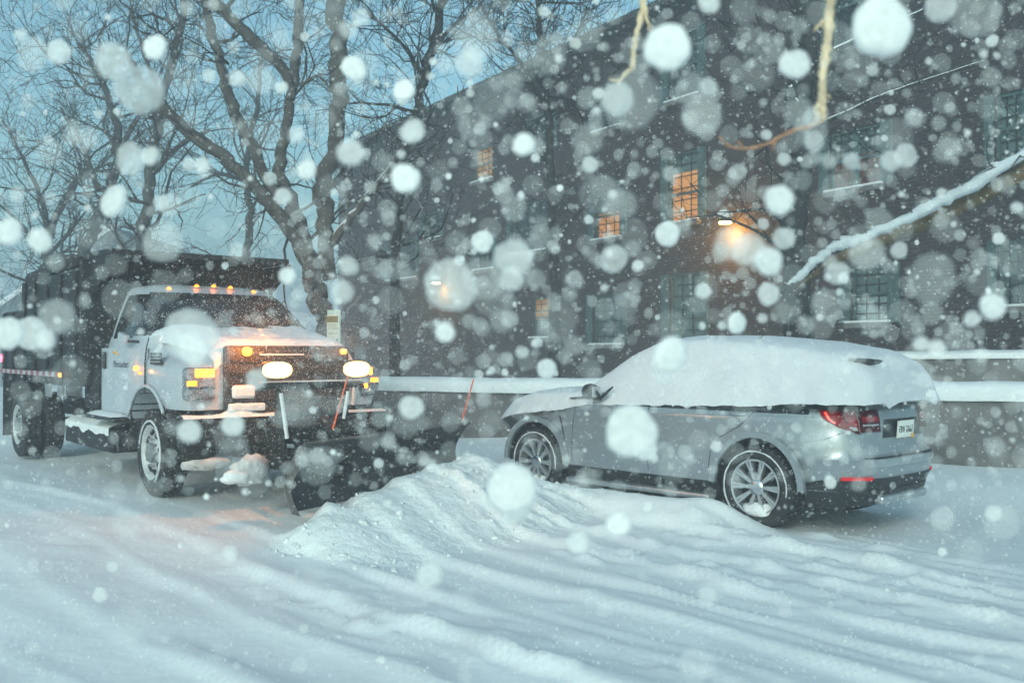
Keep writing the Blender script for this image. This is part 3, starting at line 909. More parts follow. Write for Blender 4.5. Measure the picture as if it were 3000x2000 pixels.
# hood and fenders: sections along x
def hz(x): return float(np.interp(x, [-.25, 0, .5, .78, .88], [1.56, 1.53, 1.46, 1.41, 1.36]))
rows = []
for x in list(np.linspace(-.22, .80, 14)) + [.85, .87]:
    zt = hz(x); w_ = float(np.interp(x, [-.22, .6, .80, .87], [.985, 1.0, .97, .93]))
    zb = .84
    wi = float(np.interp(x, [-.22, .87], [.84, .66])); half = [(w_ - .02, zb), (w_, zb + .06), (w_ + .003, zb + .22), (w_, zt - .30), (w_ - .03, zt - .22), (w_ - .08, zt - .18), (wi + .05, zt - .13), (wi - .01, zt - .02), (wi * .6, zt + .0), (0, zt + .01)]
    row = [(x, y, z) for y, z in half] + [(x, -y, z) for y, z in half[-2::-1]]
    rows.append(row)
mb = MB(); mb.loft(rows)
hood = mb.build('hood', TP, tr, smooth=True)
cut = [MB().lathe([(.0001, -.4), (.60, -.4), (.60, .4), (.0001, .4)], -.06, .42, 40, sg * 1.1).build('cutter', M['rubber'], tr) for sg in (1, -1)]
boolean_cut(hood, cut); esplit(hood, 45)
for sg in (1, -1):
    MB().grid([[(-.06 + .60 * math.cos(t_), yv, .42 + .60 * math.sin(t_)) for t_ in np.linspace(R(-5), R(185), 30)] for yv in (sg * .99, sg * .59)]).build('wheel_well', M['black_plastic'], tr, smooth=True)
    pts = [(-.06 + .615 * math.cos(t), sg * 1.012, .42 + .615 * math.sin(t)) for t in np.linspace(R(38), R(150), 24)]
    MB().tube(pts, .018, 6).build('fender_lip', TP, tr, smooth=True)
# snow on hood
NX, NY = 60, 70
rows = []
for i in range(NX):
    f = i / (NX - 1); x = -.30 + 1.18 * f
    row = []
    for j in range(NY):
        u = -1 + 2 * j / (NY - 1)
        wi = float(np.interp(x, [-.22, .87], [.90, .70])); y = u * (wi + .02 * fbm(x * 6, u * 3, 2))
        rag = (fbm(x * 9 + 3, 2.0 + 40 * (u > 0), 3) - .45) * .05
        th = .06 * (1 - abs(u) ** 5) * min(1, (1 - f) * 9 + .0) ** .5 + .012
        if f < .12: th += .03 * (fbm(u * 9, 7, 3) - .3) * (1 - f / .12)
        z = hz(x) - .04 * max(0, abs(u) - .75) / .25 + th
        if abs(u) > .93: z -= .06 * (abs(u) - .93) / .07
        row.append((x, y, z))
    rows.append(row)
rows = np.array(rows); rows[..., 2] += (fbm(rows[..., 0] * 5, rows[..., 1] * 5, 4) - .45) * .05
sm = MB().grid(rows.tolist())
fr = rows[-1].tolist(); sm.grid([fr, [[p[0], p[1], p[2] - .10] for p in fr]])
rb = rows[0].tolist(); sm.grid([rb, [[p[0] - .01, p[1], p[2] - .16] for p in rb]])
sm.build('snow_cover', M['snow_fine'], tr, smooth=True)
# front: grille box with bars
gr = MB().box(.86, .93, -.635, .635, .80, 1.42).build('grille', M['grille'], tr, bevel=.03)
gb = MB()
for zz in (.92, 1.04, 1.16, 1.28): gb.box(.925, .945, -.58, .58, zz - .018, zz + .018)
gb.build('grille_bar', M['black_metal'], gr, bevel=.004)
MB().box(.93, .952, -.30, .14, 1.33, 1.345).build('snow_ledge', M['snow_fine'], gr)
MB().obox((.97, -.44, .86), (.035, 0, 0), (0, .17, 0), (0, 0, .035)).build('snow_ledge', M['snow_rough'], gr, bevel=.015)
MB().obox((.965, -.47, 1.00), (.025, 0, 0), (0, .11, 0), (0, 0, .06)).build('snow_clump', M['snow_rough'], gr, bevel=.03)
# headlights
for sgn in (1, -1):
    y0, y1 = sorted((sgn * .70, sgn * .985))
    hl = MB().box(.80, .915, y0, y1, .925, 1.225).build('headlight', M['clear_lens'], tr, bevel=.035)
    ys_ = sorted((sgn * .72, sgn * .90))
    MB().box(.90, .925, ys_[0], ys_[1], 1.135, 1.21).build('turn_lamp', M['amber_hot'], hl, bevel=.01)
    ys_ = sorted((sgn * .88, sgn * .97))
    MB().box(.885, .922, ys_[0], ys_[1], 1.06, 1.105).build('parking_lamp', M['amber'], hl, bevel=.008)
    yc = sgn * .82
    MB().lathe([(.0001, 0), (.05, .0), (.06, .03)], 0, 0, 20).build('reflector', M['chrome'], hl, smooth=True).matrix_local = Matrix.Translation((.90, yc, 1.00)) @ Matrix.Rotation(R(-90), 4, 'Z')
    MB().box(.895, .922, *sorted((sgn * .71, sgn * .97)), 1.035, 1.045).build('lens_rib', M['black_plastic'], hl)
# amber grille strobes
for yc, rr, mt in ((-.43, .038, 'amber_hot'), (.56, .024, 'amber_hot')):
    st = MB(); st.lathe([(.0001, 0), (rr, .004), (rr * 1.1, .02), (rr * 1.1, .05)], 0, 0, 16)
    o = st.build('strobe_lamp', M[mt], tr, smooth=True)
    o.matrix_local = Matrix.Translation((.98, yc, 1.365)) @ Matrix.Rotation(R(90), 4, 'Z') @ Matrix.Rotation(0, 4, 'X')
# fender marker lamps
for (x, z, rr, mt) in ((-.36, 1.20, .026, 'amber_hot'), (-.22, 1.155, .014, 'amber')):
    MB().tube([(x, -1.0, z), (x, -1.03, z)], [rr, rr * .8], 12).build('side_lamp', M[mt], tr)
# roof marker lamps
for y in (-.47, -.17, .02, .21, .48):
    zz = 2.075 - .05 * (abs(y) / .5) ** 2
    m1 = MB()
    m1.lathe([(.0001, .028), (.012, .026), (.024, .012), (.028, 0)], 0, 0, 12)
    o = m1.build('marker_lamp', M['amber'], tr, smooth=True)
    o.matrix_local = Matrix.Translation((-.99, y, zz - .005)) @ Matrix.Rotation(R(90), 4, 'X') @ Matrix.Scale(1.0, 4)
    m2 = MB().box(-1.05, -.96, y - .035, y + .035, zz - .025, zz - .008).build('lamp_base', M['black_plastic'], o, bevel=.004)
    m2.matrix_parent_inverse = o.matrix_local.inverted()
# bumper with snow on it
MB().box(.84, 1.02, -1.05, 1.02, .50, .775).build('bumper', M['black_metal'], tr, bevel=.04)
rows = []
for i in range(9):
    x = .84 + .18 * i / 8
    rows.append([(x, y, .775 + .028 * math.sin(math.pi * i / 8) ** .5 * (.5 + 1.1 * float(fbm(y * 4 + 2, 1.0, 3))) + .10 * math.exp(-((y + .50) / .10) ** 2) * math.sin(math.pi * i / 8)) for y in np.linspace(-1.04, 1.0, 70)])
MB().grid(rows).build('bumper_snow', M['snow_rough'], tr, smooth=True)
# front wheels, rear duals
for sgn in (1, -1):
    w_ = wheel(tr, 0, sgn * .87, .405, .405, .262, .24, sgn, 'steel')
    snow_ring(w_, .30, .125 * sgn, R(-60), R(170), .010)
for yc in (.80, 1.06, -.80, -1.06):
    sg = 1 if yc > 0 else -1
    wheel(tr, -4.65, yc, .41, .41, .262, .235, sg, 'steel')
# frame, tanks, steps
fm = MB()
fm.box(-5.3, .8, -.46, -.36, .50, .74); fm.box(-5.3, .8, .36, .46, .50, .74)
fm.box(-4.75, -4.55, -.9, .9, .33, .48)
fm.box(-.10, .10, -.8, .8, .33, .46)
fm.box(-1.0, .7, -.35, .35, .36, .60)
fm.build('chassis', M['black_metal'], tr, bevel=.01)
rb_ = MB().box(-1.66, -.78, -1.13, -.90, .66, .70).build('running_board', M['black_plastic'], tr, bevel=.01)
MB().grid([[(x, y, .702 + .035 * math.sin(math.pi * (y + 1.13) / .24) ** .6 * (1 if -1.64 < x < -.8 else 0)) for y in np.linspace(-1.13, -.91, 7)] for x in np.linspace(-1.65, -.79, 16)]).build('board_snow', M['snow_fine'], rb_, smooth=True)
MB().box(-1.66, -.78, .90, 1.13, .66, .70).build('running_board', M['black_plastic'], tr, bevel=.01)
ft = MB().box(-2.95, -1.15, -1.02, -.62, .30, .56).build('fuel_tank', M['black_metal'], tr, bevel=.04)
P = [[(x, y, .565 + .05 * max(0, math.sin(math.pi * (y + 1.02) / .4)) ** .5 * (.3 + 1.4 * float(fbm(x * 5, 2, 3)))) for y in np.linspace(-1.02, -.62, 7)] for x in np.linspace(-2.9, -1.2, 40)]
P2 = [[(x, -1.024, .565 - .0 + 0), (x, -1.026, .53 - .10 * float(fbm(x * 6, 9, 3)))] for x in np.linspace(-2.9, -1.2, 40)]
MB().grid(P).grid(P2).build('tank_snow', M['snow_rough'], ft, smooth=True)
# splash of snow on tank face between front and rear wheels
MB().box(-2.2, -1.70, -1.0, -.55, .74, 1.25).build('battery_box', M['black_metal'], tr, bevel=.02)
# dump body
DM = M['black_metal']
db = MB()
db.box(-5.55, -1.90, -1.16, 1.16, .98, 1.08)            # floor
db.box(-1.98, -1.88, -1.12, 1.12, 1.08, 2.38)           # headboard
for sg in (1, -1):
    y0, y1 = sorted((sg * 1.10, sg * 1.17))
    db.prism([(-1.98, 1.08), (-1.98, 2.26), (-4.3, 2.26), (-4.3, 1.90), (-5.5, 1.90), (-5.5, 1.08)], y0, y1)
    for x in (-2.5, -3.1, -3.7, -4.25, -4.9, -5.4):
        yy = sorted((sg * 1.17, sg * 1.21))
        db.box(x - .04, x + .04, yy[0], yy[1], .98, 1.88 if x < -4.3 else 2.24)
body_d = db.build('dump_body', DM, tr, bevel=.012)
tg = MB().box(-5.60, -5.50, -1.1, 1.1, 1.0, 1.80).build('tailgate', DM, body_d, bevel=.01)
cs = MB()
cs.prism([(-1.98, 2.38), (-1.98, 2.47), (-1.15, 2.44), (-1.15, 2.38)], -1.02, .99)
for sg in (1, -1):
    yy = sorted((sg * .98, sg * 1.03))
    cs.prism([(-1.98, 1.9), (-1.98, 2.38), (-1.16, 2.38), (-1.16, 2.33)], yy[0], yy[1])
cs.build('cab_shield', DM, body_d, bevel=.01)
# rolled tarp and bracket on the side
MB().tube([(-2.0, -1.12, 2.36), (-3.0, -1.12, 2.34), (-4.2, -1.12, 2.30)], .07, 8).build('tarp_roll', M['rubber'], body_d, smooth=True)
MB().box(-2.55, -2.35, -1.20, -1.17, .86, .98).build('bracket', M['galvanised'], body_d)
# a light patch: number plate on the body rail
MB().obox((-3.0, -1.185, .90), (.14, 0, 0), (0, .006, 0), (0, 0, .07)).build('side_plate', M['galvanised'], body_d, bevel=.01)
for k in range(12):
    x1 = -2.42 - k * .29
    MB().box(x1 - .145, x1, -1.225, -1.213, 1.075, 1.13).build('reflective_tape', M['red_tape'], body_d)
    MB().box(x1 - .29, x1 - .145, -1.225, -1.213, 1.075, 1.13).build('reflective_tape', M['white_tape'], body_d)
MB().tube([(-2.36, -1.21, 1.10), (-2.36, -1.235, 1.10)], [.028, .022], 10).build('clearance_lamp', M['amber_soft'], tr)
MB().box(-5.56, -5.46, -1.235, -1.205, 1.22, 1.32).build('tail_lamp', M['red_lamp'], tr, bevel=.008)
MB().box(-5.42, -5.40, -1.2, -.68, .22, .98).build('mud_flap', M['rubber'], tr)
MB().box(-5.42, -5.40, .68, 1.2, .22, .98).build('mud_flap', M['rubber'], tr)
# plow mount, lift tower, lamps
PM = M['black_metal']
pf = MB()
pf.box(1.02, 1.55, -.42, -.34, .34, .44); pf.box(1.02, 1.55, .34, .42, .34, .44)
pf.box(1.30, 1.40, -.42, .42, .36, .46)
pf.tube([(1.42, -.28, .42), (1.40, -.34, 1.06)], .030, 8); pf.tube([(1.42, .28, .42), (1.40, .34, 1.06)], .030, 8)
pf.box(1.36, 1.44, -.52, .52, 1.03, 1.09)
pf.box(1.37, 1.42, -.36, .36, .78, .84)
pf.tube([(1.42, 0, .86), (1.9, .0, .62)], .045, 8)
pf.box(1.40, 2.02, -.05, .05, .30, .40)
pf.tube([(1.38, -.36, .38), (2.08, .02, .32)], .05, 6); pf.tube([(1.38, .36, .38), (2.08, .02, .32)], .05, 6)
pf.box(1.06, 1.34, -.30, .30, .44, .70)
pf.build('plow_frame', PM, tr, bevel=.01)
MB().tube([(1.455, -.275, .60), (1.445, -.33, 1.0)], .018, 6).build('frame_snow', M['snow_rough'], tr)
MB().tube([(1.455, .285, .75), (1.445, .335, 1.0)], .016, 6).build('frame_snow', M['snow_rough'], tr)
MB().box(1.38, 1.45, -.50, .50, 1.095, 1.105).build('frame_snow', M['snow_rough'], tr)
MB().tube([(1.25, .50, .86), (1.24, .52, 1.05)], .022, 6).build('frame_snow', M['snow_rough'], tr)
blob((1.45, -.62, .34), .13, 3, M['dirty_snow'], 'snow_clump', tr, (.8, 1.2, 1.0))
blob((1.52, -.78, .30), .07, 5, M['snow_rough'], 'snow_clump', tr, (1.1, 1.6, .8))
blob((1.05, -.85, .38), .10, 9, M['dirty_snow'], 'snow_clump', tr, (.7, 1.9, .5))
blob((1.30, -.20, .52), .06, 13, M['snow_rough'], 'snow_clump', tr, (.8, 1.5, .5))
for yc in (-.40, .385):
    hd = MB(); rings = []
    for xx, sc in ((1.38, .55), (1.42, .9), (1.49, 1.0), (1.52, 1.0)):
        rings.append([(xx, yc + .150 * sc * math.copysign(abs(math.cos(t)) ** .8, math.cos(t)), 1.205 + .085 * sc * math.copysign(abs(math.sin(t)) ** .8, math.sin(t))) for t in np.linspace(0, 2 * math.pi, 28, endpoint=False)])
    pl_ = hd.loft(rings).build('plow_lamp', M['black_plastic'], tr, smooth=False)
    P = [[(1.524 + .02 * (1 - k * k), yc + .14 * k * math.copysign(abs(math.cos(t)) ** .8, math.cos(t)), 1.205 + .072 * k * math.copysign(abs(math.sin(t)) ** .8, math.sin(t))) for t in np.linspace(0, 2 * math.pi, 28, endpoint=False)] for k in (1.0, .80, .35, .01)]
    ln_ = MB().grid(P[1:], True).build('lamp_lens', M['white_lamp'], pl_, smooth=True)
    MB().grid(P[:2], True).build('lens_halo', M['warm_halo'], pl_, smooth=True)  # warm halo round the lamp, put into the lens edge as glow
    ld = bpy.data.lights.new('plow_beam', 'SPOT'); ld.energy = 4; ld.color = (1.0, .76, .45); ld.spot_size = R(85); ld.spot_blend = 1; ld.shadow_soft_size = .07
    lo = bpy.data.objects.new('plow_beam', ld); C.objects.link(lo); lo.parent = tr
    lo.location = (1.60, yc, 1.205); lo.rotation_euler = (R(98), 0, R(-90))
MB().tube([(1.52, .48, 1.07), (1.53, .48, 1.03)], [.02, .016], 8).build('plow_turn_lamp', M['amber'], tr)
# amber light thrown by the strobes and head lamps
for (x, y, z, e, s_) in ((1.22, -.43, 1.50, 20, .05), (1.2, .56, 1.48, 3, .04), (1.02, -.81, 1.18, .4, .04), (-.36, -1.12, 1.20, .35, .02)):
    ld = bpy.data.lights.new('amber_glow', 'POINT'); ld.energy = e; ld.color = (1.0, .30, .05); ld.shadow_soft_size = s_
    lo = bpy.data.objects.new('amber_glow', ld); C.objects.link(lo); lo.parent = tr; lo.location = (x, y, z)
# blade, in truck space: from world points
Rt = Matrix.Translation((TX, TY, TG)) @ Matrix.Rotation(TYAW, 4, 'Z')
Ri = Rt.inverted()
def bl(l, d, z):
    p = BN + BE * l + BM * d
    return tuple(Ri @ Vector((p.x, p.y, z)))
rows_f = []; rows_b = []
for i in range(11):
    f = i / 10; zz = .42 + .54 * f
    d = -.02 - .13 * math.sin(math.pi * f) + .07 * f
    rows_f.append([bl(l, d, zz) for l in np.linspace(0.0, 2.6, 20)])
    rows_b.append([bl(l, d - .02, zz) for l in np.linspace(0.0, 2.6, 20)])
mb = MB().grid(rows_f).grid(rows_b)
def loop(Rw): return Rw[0] + [r[-1] for r in Rw[1:]] + Rw[-1][-2::-1] + [r[0] for r in Rw[-2:0:-1]]
mb.grid([loop(rows_f), loop(rows_b)], True)
M['blade'] = mat('blade', (0.035, 0.037, 0.040), 0.45, metal=0.2, noise=0.4, nscale=6, bump=0.2, bscale=8)
M['scraped'] = mat('scraped', (0.12, 0.11, 0.105), 0.6, metal=0.3, noise=0.3, nscale=8)
bld = mb.build('plow_blade', M['blade'], tr, smooth=True); esplit(bld, 40)
MB().tube([bl(l, .055, .962) for l in np.linspace(.0, 2.6, 8)], .013, 6).build('blade_rim', M['scraped'], bld)
rib = MB()
for l in (.3, .8, 1.37, 1.95, 2.45):
    rib.tube([bl(l, -.07, .44), bl(l, -.24, .68), bl(l, -.03, .93)], .03, 6)
rib.tube([bl(.3, -.24, .6), bl(2.45, -.24, .6)], .045, 6)
rib.build('blade_rib', PM, bld)
# curled near end of the blade with scraped grey metal
P = []
for i in range(11):
    f = i / 10; zz = .40 + .54 * f
    d0 = -.02 - .13 * math.sin(math.pi * f) + .07 * f
    P.append([bl(-.02 - .05 * k, d0 + .10 * k * k - .0, zz - .10 * k * k * f) for k in np.linspace(0, 1.0, 7)])
MB().grid(P).build('blade_wing', M['scraped'], bld, smooth=True)
MB().tube([bl(-.03, -.03, .40), bl(-.03, -.15, .68), bl(-.03, .055, .95)], .012, 6).build('blade_end', M['scraped'], bld)
# orange guides
for (p0, p1, r0) in (((1020, 1100), (975, 1256), .05), ((1388, 1109), (1354, 1230), 2.55)):
    yb = (BN + BE * r0).y
    a = at(p1[0], p1[1], yb); b = at(p0[0], p0[1], yb)
    a2 = Ri @ Vector(a); b2 = Ri @ Vector(b)
    MB().tube([a2, b2], [.009, .006], 6).build('guide_marker', M['orange_rod'], bld)

# ------------------------------------------------------------------ brick building
FD = Vector((-.527, .85)).normalized(); F0 = Vector((4.5, 26.0)); FNRM = Vector((-FD.y, FD.x)) * 1.0   # towards the street
if FNRM.y > 0: FNRM = -FNRM
def fac(px, py):
    r = ray(px, py)
    # solve (0,0)+k*r.xy = F0 + t*FD
    det = r.x * (-FD.y) - (-FD.x) * r.y
    k = (F0.x * (-FD.y) - (-FD.x) * F0.y) / det
    t = (r.x * F0.y - r.y * F0.x) / det
    return t, CAM_H + k * r.z
bang = math.atan2(FD.y, FD.x)
# local frame: +x along facade to the far left end, y = -depth into the building
bld_e = empty('brick_building', (F0.x, F0.y, 0), bang)
tag(bld_e, 'dark brick apartment house with some orange lit windows behind the parked car', 'building')
# local: x = t, outward normal = rotate FD by +90 -> (-FD.y, FD.x) ; check sign
outv = Vector((-math.sin(bang), math.cos(bang)))
osg = 1 if outv.dot(FNRM) > 0 else -1        # +1: local +y points to the street
EAVE = 11.0
WINS = []
def win(x0, x1, ytop, ybot, kind):
    t1, zt = fac(x0, ytop); t0, _ = fac(x1, ytop)
    _, zb0 = fac((x0 + x1) / 2, ybot); _, zt0 = fac((x0 + x1) / 2, ytop)
    WINS.append([t0, t1, zb0, zt0, kind])
win(1960, 2046, 445, 652, 'lit3')
win(1744, 1817, 560, 700, 'lit2')
win(1500, 1617, 590, 738, 'dark')
win(1390, 1442, 430, 530, 'litdim')
win(1138, 1219, 700, 818, 'dark')
win(2432, 2580, 375, 553, 'brown')
win(2495, 2602, 775, 946, 'pale')
win(1962, 2052, 800, 1000, 'blind')
win(1738, 1818, 860, 1010, 'blind')
win(1560, 1618, 870, 990, 'litlow')
win(1745, 1815, 250, 380, 'dark')
win(1960, 2045, 90, 290, 'dark')
win(2440, 2580, -120, 130, 'dark')
win(2915, 2995, 270, 480, 'blind')
win(2925, 2999, 700, 900, 'blind')
win(1560, 1618, 330, 440, 'dark')
win(1395, 1445, 690, 790, 'dark')
win(1240, 1290, 620, 700, 'dark')
TMIN, TMAX = -12.0, 24.0
xs_ = sorted(set([TMIN, TMAX] + [w_[0] for w_ in WINS] + [w_[1] for w_ in WINS]))
zs_ = sorted(set([-.5, EAVE] + [w_[2] for w_ in WINS] + [w_[3] for w_ in WINS if w_[3] < EAVE]))
wl = MB(); dep = .16
def inwin(x, z):
    for a, b, c, d, k in WINS:
        if a < x < b and c < z < d: return True
    return False
# one column at a time, merging runs in z
for i in range(len(xs_) - 1):
    xa, xb = xs_[i], xs_[i + 1]; xm = (xa + xb) / 2
    j = 0
    while j < len(zs_) - 1:
        if inwin(xm, (zs_[j] + zs_[j + 1]) / 2): j += 1; continue
        j0 = j
        while j < len(zs_) - 1 and not inwin(xm, (zs_[j] + zs_[j + 1]) / 2): j += 1
        z0, z1 = zs_[j0], zs_[j]
        wl.add([(xa, 0, z0), (xb, 0, z0), (xb, 0, z1), (xa, 0, z1)], [(0, 1, 2, 3)])
for a, b, c, d, k in WINS:
    d = min(d, EAVE - .02)
    yy = -dep * osg
    wl.add([(a, 0, c), (b, 0, c), (b, 0, d), (a, 0, d), (a, yy, c), (b, yy, c), (b, yy, d), (a, yy, d)], [(0, 1, 5, 4), (1, 2, 6, 5), (2, 3, 7, 6), (3, 0, 4, 7)])
yb = -12 * osg
wl.add([(TMIN, 0, -.5), (TMAX, 0, -.5), (TMAX, yb, -.5), (TMIN, yb, -.5), (TMIN, 0, EAVE), (TMAX, 0, EAVE), (TMAX, yb, EAVE), (TMIN, yb, EAVE)],
       [(1, 2, 6, 5), (2, 3, 7, 6), (3, 0, 4, 7), (0, 1, 2, 3)])
wl.build('wall', M['brick'], bld_e)
rf = MB(); yo_ = .45 * osg
rf.add([(TMIN - .4, yo_, EAVE), (TMAX + .4, yo_, EAVE), (TMAX + .4, -6 * osg, EAVE + 3.4), (TMIN - .4, -6 * osg, EAVE + 3.4), (TMAX + .4, -12.4 * osg, EAVE), (TMIN - .4, -12.4 * osg, EAVE),
        (TMIN - .4, yo_, EAVE - .16), (TMAX + .4, yo_, EAVE - .16), (TMAX + .4, 0, EAVE - .18), (TMIN - .4, 0, EAVE - .18)],
       [(0, 1, 2, 3), (3, 2, 4, 5), (0, 6, 7, 1), (6, 9, 8, 7), (0, 3, 5), (1, 4, 2)])
rfo = rf.build('roof', M['shingle'], bld_e)
MB().add([(TMIN - .4, yo_ * .96, EAVE + .03), (TMAX + .4, yo_ * .96, EAVE + .03), (TMAX + .4, -5.9 * osg, EAVE + 3.41), (TMIN - .4, -5.9 * osg, EAVE + 3.41)], [(0, 1, 2, 3)]).build('roof_snow', M['snow'], rfo)
for a, b, c, d, k in WINS:
    yf = -.09 * osg; W_ = b - a; Hh = d - c
    fr_ = MB(); t_ = .06
    lo_y, hi_y = sorted((yf, yf + .05 * osg))
    fr_.box(a, a + t_, lo_y, hi_y, c, d); fr_.box(b - t_, b, lo_y, hi_y, c, d)
    fr_.box(a + t_, b - t_, lo_y, hi_y, c, c + t_); fr_.box(a + t_, b - t_, lo_y, hi_y, d - t_, d)
    zm = c + Hh * (.5 if k != 'lit3' else .42)
    fr_.box(a + t_, b - t_, lo_y, hi_y, zm - .03, zm + .03)
    if k in ('brown',): 
        xm = (a + b) / 2; fr_.box(xm - .08, xm + .08, lo_y, hi_y, c + t_, d - t_)
    fo = fr_.build('window', M['trim_teal'], bld_e)
    top, bot = {'lit3': ('blind', 'lit'), 'lit2': ('blind', 'lit'), 'dark': ('pane_dark', 'pane_dark'), 'litdim': ('litd', 'litd'), 'brown': ('pane_blind', 'pane_brown'), 'pale': ('pane_blind', 'pane_pale'), 'blind': ('pane_blind', 'pane_blind'), 'litlow': ('litd2', 'pane_dark')}[k]
    mm_ = {'blind': 'pane_blind', 'lit': 'pane_lit', 'litd': 'pane_lit_dim', 'litd2': 'pane_lit_dim'}
    top = mm_.get(top, top); bot = mm_.get(bot, bot)
    split = {'lit3': c + Hh * .72, 'lit2': c + Hh * .56, 'litdim': c + Hh * .5, 'brown': c + Hh * .57, 'pale': c + Hh * .45, 'litlow': c + Hh * .45}.get(k, zm)
    yp = -.12 * osg
    MB().add([(a, yp, c), (b, yp, c), (b, yp, split), (a, yp, split)], [(0, 1, 2, 3)]).build('pane', M[bot], fo)
    MB().add([(a, yp, split), (b, yp, split), (b, yp, d), (a, yp, d)], [(0, 1, 2, 3)]).build('pane', M[top], fo)
    mu = MB(); y0_, y1_ = sorted((yp + .012 * osg, yp + .028 * osg))
    ncol = 6 if k == 'brown' else 3
    for q_ in range(1, ncol):
        x_ = a + W_ * q_ / ncol; mu.box(x_ - .012, x_ + .012, y0_, y1_, c, d)
    nr_ = 6
    for q_ in range(1, nr_):
        z_ = c + Hh * q_ / nr_; mu.box(a, b, y0_, y1_, z_ - .012, z_ + .012)
    mu.build('glazing_bar', M['black_plastic'], fo)
    yy = sorted((0.003 * osg, .14 * osg))
    si = MB().box(a - .1, b + .1, yy[0], yy[1], c - .10, c - .002).build('sill', M['stone'], fo)
    MB().box(a - .1, b + .1, yy[0], yy[1], c - .001, c + .055).build('sill_snow', M['snow'], si, bevel=.03)
    # teal surround like the shutters in the photo
    if k in ('lit3', 'lit2', 'dark', 'blind', 'brown', 'pale'):
        yy = sorted((.003 * osg, .05 * osg)); sw = .30 if W_ > .9 else .2
        MB().box(a - sw, a - .02, yy[0], yy[1], c, d).build('shutter', M['trim_teal'], fo); MB().box(b + .02, b + sw, yy[0], yy[1], c, d).build('shutter', M['trim_teal'], fo)

# wall lamps on the facade
def wall_lamp(px, py, label, e):
    t, z = fac(px, py)
    p = F0 + FD * t + FNRM * .35
    lp = empty('wall_lamp', (p.x, p.y, z), bang)
    tag(lp, label, 'wall lamp', 'wall lamps lighting the brick')
    MB().lathe([(.05, 0), (.17, .02), (.19, .08), (.04, .17), (.0001, .18)], 0, 0, 20).build('shade', M['black_metal'], lp, smooth=True).rotation_euler = (R(90), 0, 0)
    b = MB().tube([(0, 0, -.02), (0, 0, .03)], [.15, .15], 16).build('bulb', M['lamp_lit'], lp)
    MB().tube([(0, 0, .12), (0, -.35 * osg, .16)], .02, 6).build('bracket', M['black_metal'], lp)
    blob((0, 0, .18), .15, 4, M['snow'], 'snow_cap', lp, (1.2, 1.2, .8))
    ld = bpy.data.lights.new('lamp_light', 'POINT'); ld.energy = e; ld.color = (1.0, .48, .06); ld.shadow_soft_size = .1
    lo = bpy.data.objects.new('lamp_light', ld); C.objects.link(lo); lo.parent = lp; lo.location = (0, -.12 * osg, -.30)
wall_lamp(2155, 655, 'lit wall lamp glowing amber on the brick above the parked suv', 100)
wall_lamp(1302, 830, 'smaller lit wall lamp on the brick at the far end beyond the truck', 60)

# ------------------------------------------------------------------ garden walls with snow caps
def cap_wall(name, label, A, B, zt, thick, cap, zb=-.3, ext=0, capm='snow'):
    A, B = Vector(A), Vector(B); d = (B - A).normalized(); nn = Vector((-d.y, d.x))
    e = empty(name, (A.x, A.y, 0), math.atan2(d.y, d.x)); Lw = (B - A).length
    tag(e, label, 'wall')
    MB().box(0, Lw, -thick / 2, thick / 2, zb, zt - cap).build('wall', M['stone'], e, bevel=.01)
    NXx = int(Lw / .08); rows = []
    for i in range(NXx + 1):
        x = Lw * i / NXx
        nz = float(fbm(x * .7, A.x + 3, 4)) - .45
        row = []
        w2 = thick / 2 + .06
        for (yy, zz) in ((-w2, zt - cap - .02), (-w2 - .02, zt - cap * .5), (-w2 * .8, zt - .02), (0, zt + .015), (w2 * .8, zt - .02), (w2 + .02, zt - cap * .5), (w2, zt - cap - .02)):
            row.append((x, yy, zz + nz * .15 * (1 if zz > zt - cap * .7 else .5)))
        rows.append(row)
    MB().grid(rows).build('snow_cap', M[capm], e, smooth=True)
    return e
cap_wall('garden_wall', 'low dark stone wall with a thick snow cap behind the suv', (-4.5, 17.4), (9.0, 11.1), 1.29, .35, .20)
cap_wall('retaining_wall', 'upper thin ledge of snow running behind the low stone wall', (3.2, 17.2), (14.0, 13.8), 1.70, .30, .10)

# ------------------------------------------------------------------ distant house left
g2 = empty('distant_house', (-16.4, 41, 0), 0)
tag(g2, 'hazy grey house with a snow lined sloping roof edge left of the truck body', 'house')
MB().box(-4.8, 4.8, 0, 8, -.5, 3.2).build('wall', M['siding'], g2)
pr_ = MB().prism([(-5.6, 2.9), (5.6, 2.9), (0, 6.8)], -.3, 8.3).build('roof', M['siding'], g2)
MB().tube([(-5.65, -.33, 2.92), (0, -.33, 6.84)], .11, 6).build('roof_snow', M['snow'], pr_)
for x in (-2.6, 2.2):
    f_ = MB().box(x - .55, x + .55, -.05, -.002, 1.2, 2.7).build('window', M['trim_teal'], g2)
    MB().box(x - .45, x + .45, -.062, -.052, 1.3, 2.6).build('pane', M['pane_dark'], f_)

